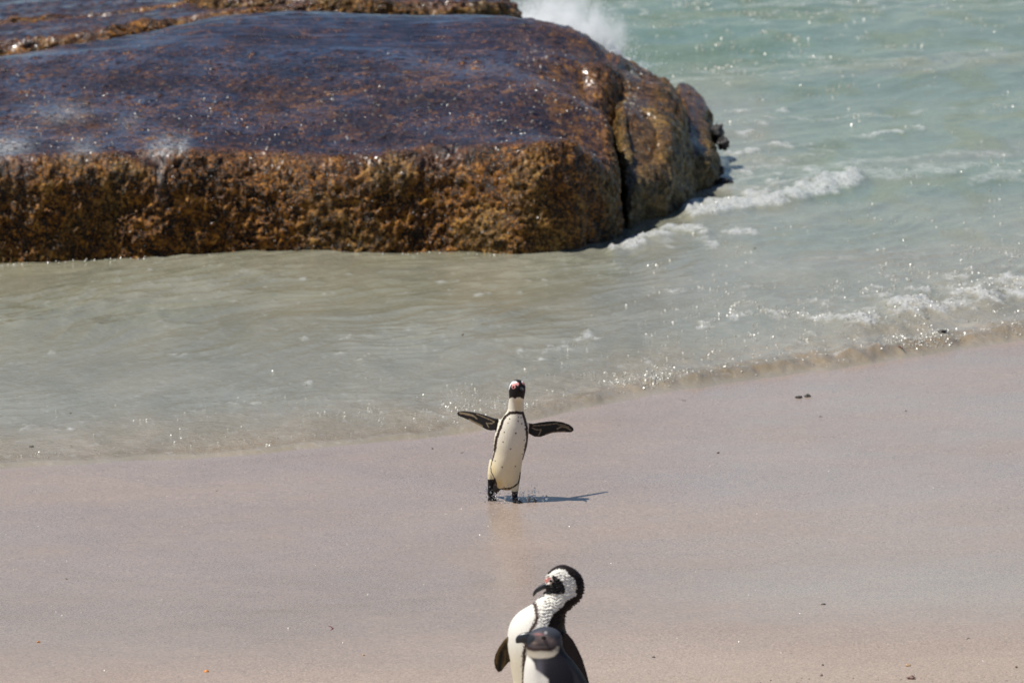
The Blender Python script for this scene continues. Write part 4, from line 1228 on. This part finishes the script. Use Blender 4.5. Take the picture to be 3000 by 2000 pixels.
MAT_DROP = drop_material()
cs, rs, sq = [], [], []
for cx_, cy_, nn_, spread, hh in [(500, 1395, 34, 55, 0.05), (780, 1410, 50, 70, 0.03), (905, 1395, 40, 35, 0.025), (640, 1340, 26, 110, 0.05), (1000, 1410, 16, 60, 0.03), (380, 1330, 8, 80, 0.06)]:
    for k in range(nn_):
        p = T1(cx_ + random.gauss(0, spread), cy_, random.uniform(-0.12, 0.04))
        p[2] = float(sand_h(p[0], p[1])) + abs(random.gauss(0, hh)) + 0.003
        cs.append(p); rs.append(random.choice([0.0018, 0.0022, 0.003, 0.004, 0.0055])); sq.append((1, 1, random.uniform(0.8, 1.6)))
for k in range(60):                                      # the small curl of water beside the right foot
    a = random.uniform(0, 1)
    p = T1(872 + 90 * a + random.gauss(0, 6), 1400, -0.10)
    p[2] = float(sand_h(p[0], p[1])) + 0.028 * math.sin(math.pi * min(1, a * 1.1)) * random.uniform(0.3, 1.1) + 0.004
    cs.append(p); rs.append(random.uniform(0.003, 0.007)); sq.append((1.3, 1, 0.9))
p = T1(1075, 1400, -0.10); p[2] = float(sand_h(p[0], p[1])) + 0.02
cs.append(p); rs.append(0.012); sq.append((0.7, 0.7, 1.3))
tag(scatter_balls('water_drops', cs, rs, MAT_DROP, 2, sq), 'drops splashing round the walking penguin feet', kind='stuff')

# small lenses added and tilted so the sun glints towards the camera
def glint_material():
    M = Mat('sun_glint_lens')
    M.set(Base_Color=(0.30, 0.29, 0.25), Roughness=0.28, IOR=1.5, Specular_IOR_Level=1.0)
    return M.m


MAT_GLINT = glint_material()
HALF = (SUN.normalized() + Vector((0, -0.98, 0.19)).normalized()).normalized()  # bisector of sun and view, mean tilt of the added glint lenses


def glint_lenses(name, centers, radii, curve, spread, mat):
    """flat added lenses, scattered round the sun-to-camera half vector to make glints"""
    n_ = len(centers)
    nv, fs = [(0.0, 0.0)], []
    for ring_, m in ((0.5, 6), (1.0, 12)):
        for k in range(m): nv.append((ring_ * math.cos(2 * math.pi * k / m), ring_ * math.sin(2 * math.pi * k / m)))
    for k in range(6): fs.append((0, 1 + k, 1 + (k + 1) % 6))
    for k in range(6):
        i, j = 1 + k, 1 + (k + 1) % 6
        a_, b_, c_ = 7 + 2 * k, 7 + (2 * k + 1) % 12, 7 + (2 * k + 2) % 12
        fs += [(i, a_, b_), (i, b_, j), (j, b_, c_)]
    nv = np.array(nv); base = len(nv)
    fs += [(7 + (k + 1) % 12, 7 + k, base) for k in range(12)]
    H_ = np.array(HALF) + rng.normal(size=(n_, 3)) * spread
    H_ /= np.linalg.norm(H_, axis=1)[:, None]
    tA = np.cross(H_, np.array([0.3, 0.2, 0.9])); tA /= np.linalg.norm(tA, axis=1)[:, None]
    tB = np.cross(H_, tA)
    R_ = np.asarray(radii)[:, None]; Cv = np.asarray(curve)[:, None]
    r2 = (nv ** 2).sum(1)[None, :]
    hgt = -(R_ ** 2) * r2 / (2 * Cv)
    V = np.asarray(centers)[:, None, :] + (R_ * nv[None, :, 0])[..., None] * tA[:, None] + (R_ * nv[None, :, 1])[..., None] * tB[:, None] + hgt[..., None] * H_[:, None]
    low = np.asarray(centers) - H_ * (R_ ** 2 / (2 * Cv) + R_ * 0.6)
    V = np.concatenate([V, low[:, None, :]], 1).reshape(-1, 3)
    F = (np.array(fs)[None] + (np.arange(n_) * (base + 1))[:, None, None]).reshape(-1, 3)
    return add_mesh(name, V, None, mat, quads=F)


def sample_water(weight, n_):
    i0, i1 = np.searchsorted(W_YS, 0.6), np.searchsorted(W_YS, 32.5)
    j0, j1 = np.searchsorted(W_XS, -6.8), np.searchsorted(W_XS, 6.8)
    area = (np.gradient(W_YS)[i0:i1, None] * np.gradient(W_XS)[None, j0:j1])
    w = (np.maximum(weight[i0:i1, j0:j1], 0) * area).ravel(); w = w / w.sum()
    k = rng.choice(len(w), n_, p=w)
    ii, jj = k // (j1 - j0) + i0, k % (j1 - j0) + j0
    return np.stack([W_XS[jj] + rng.uniform(-.01, .01, n_), W_YS[ii] + rng.uniform(-.01, .01, n_), W_Z[ii, jj] + 0.003], -1)


clump = smoothstep(0.15, 0.75, perlin2(X * 1.7, Y * 1.1, 120) + 0.6 * perlin2(X * 5, Y * 3, 121)) + 0.06
w1 = clump * smoothstep(0.05, 0.2, s) * np.exp(-np.maximum(0, s - 0.5) / (0.55 + 0.7 * right)) * (0.40 + 0.60 * smoothstep(-2.6, 0.4, X)) * (1 + 0.8 * right)
w1 = w1 * (1 - 0.7 * smoothstep(0.35, 0.1, s)) + 0.5 * foam * right * (s < 4)
n = 5400
g1 = sample_water(w1, n)
tag(glint_lenses('swash_glints', g1, rng.uniform(0.0022, 0.0060, n) * (1 + 0.35 * (g1[:, 0] > 0.8)), rng.uniform(0.03, 0.07, n), 0.21, MAT_GLINT), 'bright sun glints on the bubbling edge of the wash', kind='stuff')
w2 = clump * (sea * smoothstep(0.3, 1.5, X) * (0.25 + 2.0 * foam) + 2.2 * dp * smoothstep(0.0, 0.4, nz_b + 0.2))
n = 1200
g2 = sample_water(w2, n)
tag(glint_lenses('sea_glints', g2, rng.uniform(0.004, 0.011, n), rng.uniform(0.05, 0.12, n), 0.20, MAT_GLINT), 'scattered sun glints on the open water and breakers', kind='stuff')


n = 260
sx_ = rng.uniform(-3.0, 3.6, n); sy_ = rng.uniform(-6.8, 1.2, n)
ok = sy_ < shore_soft(sx_) - 0.1
g3 = np.stack([sx_, sy_, sand_h(sx_, sy_) + 0.001], -1)[ok]
tag(glint_lenses('wet_sand_glints', g3, rng.uniform(0.0015, 0.0035, len(g3)), rng.uniform(0.02, 0.04, len(g3)), 0.18, MAT_GLINT), 'tiny sun glints strewn over the wet sand', kind='stuff')


def rock_glints(o, n_, lim):
    v_, n__ = coords(o)
    ok = np.where((n__ @ np.array(HALF) > 0.55) & (v_[:, 2] > 0.0) & (v_[:, 0] > -4.6) & (v_[:, 1] < lim))[0]
    k = rng.choice(ok, n_)
    return v_[k] + n__[k] * 0.004


pts_ = np.concatenate([rock_glints(ob, 560, 12.0), rock_glints(ob, 120, 15.0), rock_glints(block, 140, 15.0)])
n = len(pts_)
tag(glint_lenses('wet_rock_glints', pts_, rng.uniform(0.002, 0.0075, n), rng.uniform(0.03, 0.06, n), 0.22, MAT_GLINT), 'sun glints made by added lenses on the wet boulders', kind='stuff')
i_ = [(px, 742 + 18 * max(0, (600 - px) / 600) * 1.6 + random.uniform(-4, 3)) for px in rng.uniform(0, 1750, 90)]
pts_ = np.array([on_z(np.interp(px, [0, 300, 600, 1750], [px] * 4), np.interp(px, [0, 300, 600, 800, 1000, 1280, 1500, 1640, 1750], [772, 757, 743, 739, 743, 737, 746, 752, 751]) + random.uniform(0, 7), Z_SEA + 0.01) for px, _ in i_])
tag(glint_lenses('lapping_glints', pts_, rng.uniform(0.004, 0.009, len(pts_)), rng.uniform(0.05, 0.09, len(pts_)), 0.15, MAT_GLINT), 'glints where the pool laps the foot of the boulder', kind='stuff')

# ------------------------------------------------------------------ drift on the sand and in the wash
MAT_WEED = simple_material('dark_seaweed', (0.040, 0.033, 0.028), 0.45)
MAT_RED = simple_material('red_seaweed', (0.16, 0.022, 0.035), 0.4)
MAT_ORANGE = simple_material('orange_shell', (0.62, 0.22, 0.03), 0.45)
MAT_BUFF = simple_material('buff_shell', (0.42, 0.27, 0.14), 0.5)
MAT_REDBROWN = simple_material('redbrown_weed', (0.13, 0.055, 0.036), 0.45)
MAT_OLIVE = simple_material('olive_weed', (0.10, 0.085, 0.040), 0.5)


def ground_point(px, py):
    lo, hi = 8.0, 60.0
    d = ray(px, py)
    for _ in range(50):
        m = (lo + hi) / 2
        p = CAM + d * m
        gz = max(float(sand_h(p[0], p[1])), water_z(p[0], p[1]) if p[1] > 0 else -9)
        if p[2] > gz: lo = m
        else: hi = m
    p = CAM + d * lo
    p[2] = gz
    return p


def scrap(px, py, wpx, kind, mat, label, seed, name='seaweed_scrap', cat='seaweed', ang=0.0, tall=0.25):
    p = ground_point(px, py)
    sc = np.linalg.norm(p - CAM) / FPX                   # metres per photograph pixel there
    w = wpx * sc * 0.68
    if kind == 'lump':
        o = lump(name, (p[0], p[1], p[2] + w * tall * 0.35), (w / 2, w * 0.45, w * tall), seed, mat, n=(18, 12), rough=0.8, freq=1.7)
    elif kind == 'twig':
        S_ = Solid()
        c, s_ = math.cos(ang), math.sin(ang)
        pts = [(p[0] + (t_ - 0.5) * w * c, p[1] + (t_ - 0.5) * w * s_ * 3 + 0.01 * math.sin(t_ * 5 + seed), p[2] + w * 0.05 + w * 0.06 * math.sin(t_ * 4 + seed)) for t_ in np.linspace(0, 1, 8)]
        S_.tube(pts, [w * 0.03 + w * 0.05 * math.sin(3.1 * t_) ** 2 for t_ in np.linspace(0.1, 0.95, 8)], 8)
        o = add_mesh(name, S_.v, S_.f, mat)
    elif kind == 'fork':
        S_ = Solid()
        q0 = np.array([p[0] + w / 2, p[1], p[2] + w * 0.08])
        S_.tube([q0, q0 + (-w * 0.5, 0.03, w * 0.10), q0 + (-w, 0.05, w * 0.04)], [w * 0.10, w * 0.08, w * 0.03], 8)
        S_.tube([q0, q0 + (-w * 0.4, -0.05, w * 0.03), q0 + (-w * 0.75, -0.11, 0.0)], [w * 0.10, w * 0.09, w * 0.03], 8)
        o = add_mesh(name, S_.v, S_.f, mat)
    else:                                               # a half shell arched over the sand
        th = np.linspace(0, math.pi, 13); rr = np.linspace(-1, 1, 7)
        V = []
        for thick in (1.0, 0.8):
            for r_ in rr:
                k = math.sqrt(max(0.0, 1 - 0.85 * r_ * r_))
                for a in th: V.append((p[0] + math.cos(a) * w / 2 * k * thick, p[1] + r_ * w * 0.4, p[2] + math.sin(a) * w * 0.45 * k * thick - 0.001))
        n1, n2 = 7, 13
        F = [(a * n2 + b_, a * n2 + b_ + 1, (a + 1) * n2 + b_ + 1, (a + 1) * n2 + b_) for a in range(n1 - 1) for b_ in range(n2 - 1)]
        F += [tuple(i + n1 * n2 for i in f[::-1]) for f in F]
        o = add_mesh(name, V, F, mat)
    return tag(o, label, cat, 'drift scattered on the beach')


scrap(2340, 1165, 28, 'lump', MAT_WEED, 'left half of the dark seaweed pair lying on open sand', 1, tall=0.22)
scrap(2366, 1162, 24, 'lump', MAT_WEED, 'thicker right half of the dark seaweed pair on open sand', 2, tall=0.34)
scrap(2004, 1173, 20, 'twig', MAT_WEED, 'thin dark hooked weed thread just below the brown wash', 3, ang=-0.5)
scrap(2762, 973, 30, 'lump', MAT_WEED, 'black clump of weed riding in the wash under the white foam', 4, tall=0.22)
scrap(2636, 1018, 40, 'twig', MAT_REDBROWN, 'reddish brown stick floating slanted in the wash', 5, name='drift_twig', cat='twig', ang=-0.9)
scrap(2405, 1221, 18, 'twig', MAT_REDBROWN, 'faint brown sliver on the sand below the seaweed pair', 6, ang=0.1)
scrap(2654, 1204, 10, 'lump', MAT_OLIVE, 'grey-green speck of weed on the right of the open sand', 7, tall=0.3)
scrap(1816, 1247, 12, 'twig', MAT_OLIVE, 'tiny olive thread on sand right of the spread flipper', 8, ang=0.1)
scrap(2104, 1326, 9, 'lump', MAT_WEED, 'tiny dark dot of weed in the middle right sand', 9, tall=0.3)
scrap(635, 1438, 14, 'twig', MAT_WEED, 'short dark thread on sand below the left wash', 10, ang=0.1)
scrap(195, 1696, 9, 'lump', MAT_REDBROWN, 'tiny brown speck on the smooth left sand', 11, tall=0.3)
scrap(968, 1841, 24, 'fork', MAT_RED, 'crimson forked bit of seaweed lying on the sand', 12)
scrap(605, 1967, 24, 'shell', MAT_ORANGE, 'bright orange half shell on the lower left sand', 13, name='shell_fragment', cat='shell')
scrap(112, 1881, 12, 'lump', MAT_ORANGE, 'small orange shell chip near the lower left corner', 14, name='shell_fragment', cat='shell', tall=0.4)
scrap(1065, 1919, 12, 'lump', MAT_BUFF, 'pale buff shell chip left of the brown flipper tip', 15, name='shell_fragment', cat='shell', tall=0.3)
scrap(2413, 1769, 18, 'lump', MAT_WEED, 'flat black flake of weed on the right foreground sand', 16, tall=0.15)
scrap(2835, 1871, 22, 'twig', MAT_WEED, 'thin black twig on the far right foreground sand', 17, name='drift_twig', cat='twig', ang=-0.1)
scrap(2660, 1950, 22, 'lump', MAT_BUFF, 'golden brown shell flake above the red weed tuft', 18, name='shell_fragment', cat='shell', tall=0.25)
scrap(2670, 1988, 34, 'lump', MAT_REDBROWN, 'red-brown weed tuft at the bottom right edge', 19, tall=0.25)
scrap(2410, 1949, 9, 'lump', MAT_WEED, 'round black grit near the bottom, left of the golden flake', 20, tall=0.5)
scrap(1915, 1925, 13, 'lump', MAT_WEED, 'dark weed crumb right of the young penguin', 21, tall=0.3)
scrap(2407, 1979, 10, 'lump', MAT_REDBROWN, 'brown pebble just below the round black grit', 22, tall=0.5)
scrap(2978, 1955, 9, 'lump', MAT_REDBROWN, 'dark red pebble at the right edge of the foreground', 23, tall=0.6)
scrap(92, 1308, 18, 'lump', MAT_WEED, 'small black weed scrap floating at the far left', 24, tall=0.16)
scrap(210, 1309, 14, 'twig', MAT_WEED, 'thin dark thread floating right of the far left scrap', 25, ang=-0.6)
scrap(205, 1210, 12, 'lump', MAT_OLIVE, 'olive weed flake floating above the white foam streak', 26, tall=0.15)
scrap(337, 1171, 14, 'twig', MAT_WEED, 'dark sliver floating on the left of the grey pool', 27, ang=0.1)
scrap(1355, 981, 18, 'twig', MAT_RED, 'dull red strand floating on the pool above the penguin', 28, ang=0.8)
scrap(1352, 1327, 22, 'twig', MAT_OLIVE, 'grey thread on wet sand under the left spread flipper', 29, ang=0.12)
scrap(1267, 1314, 8, 'lump', MAT_WEED, 'dark speck at the edge of the wash left of the penguin', 30, tall=0.3)
scrap(300, 817, 14, 'twig', MAT_WEED, 'dark sliver floating below the brown boulder face', 31, ang=-0.3)
scrap(2210, 728, 10, 'lump', MAT_OLIVE, 'tiny dark flake floating in front of the white breaker', 32, tall=0.2)

# shell grit on the drier foreground sand
n = 2600
gx = rng.uniform(-2.6, 2.6, n); gy = -6.0 - np.abs(rng.normal(size=n)) * 1.0
gz = sand_h(gx, gy)
v_, f_ = ico(1)
sz = rng.choice([0.0012, 0.0016, 0.0022, 0.0030, 0.0042], n, p=[.34, .3, .2, .12, .04])
grit_c = np.array([(0.07, 0.055, 0.05), (0.55, 0.50, 0.44), (0.16, 0.08, 0.045), (0.30, 0.20, 0.11), (0.10, 0.09, 0.085), (0.40, 0.17, 0.07)])[rng.choice(6, n, p=[.30, .22, .15, .15, .14, .04])]


def grit_material():
    M = Mat('shell_grit')
    M.set(Base_Color=M.attr('pattern', 'Color'), Roughness=0.5)
    return M.m


grit = scatter_balls('shell_grit', np.stack([gx, gy, gz + sz * 0.3], -1), sz, grit_material(), 1, rng.uniform(0.5, 1.5, (n, 3)))
set_color(grit, 'pattern', np.repeat(grit_c, len(v_), 0))
tag(grit, 'dark and pale shell grit strewn over the foreground sand', kind='stuff')
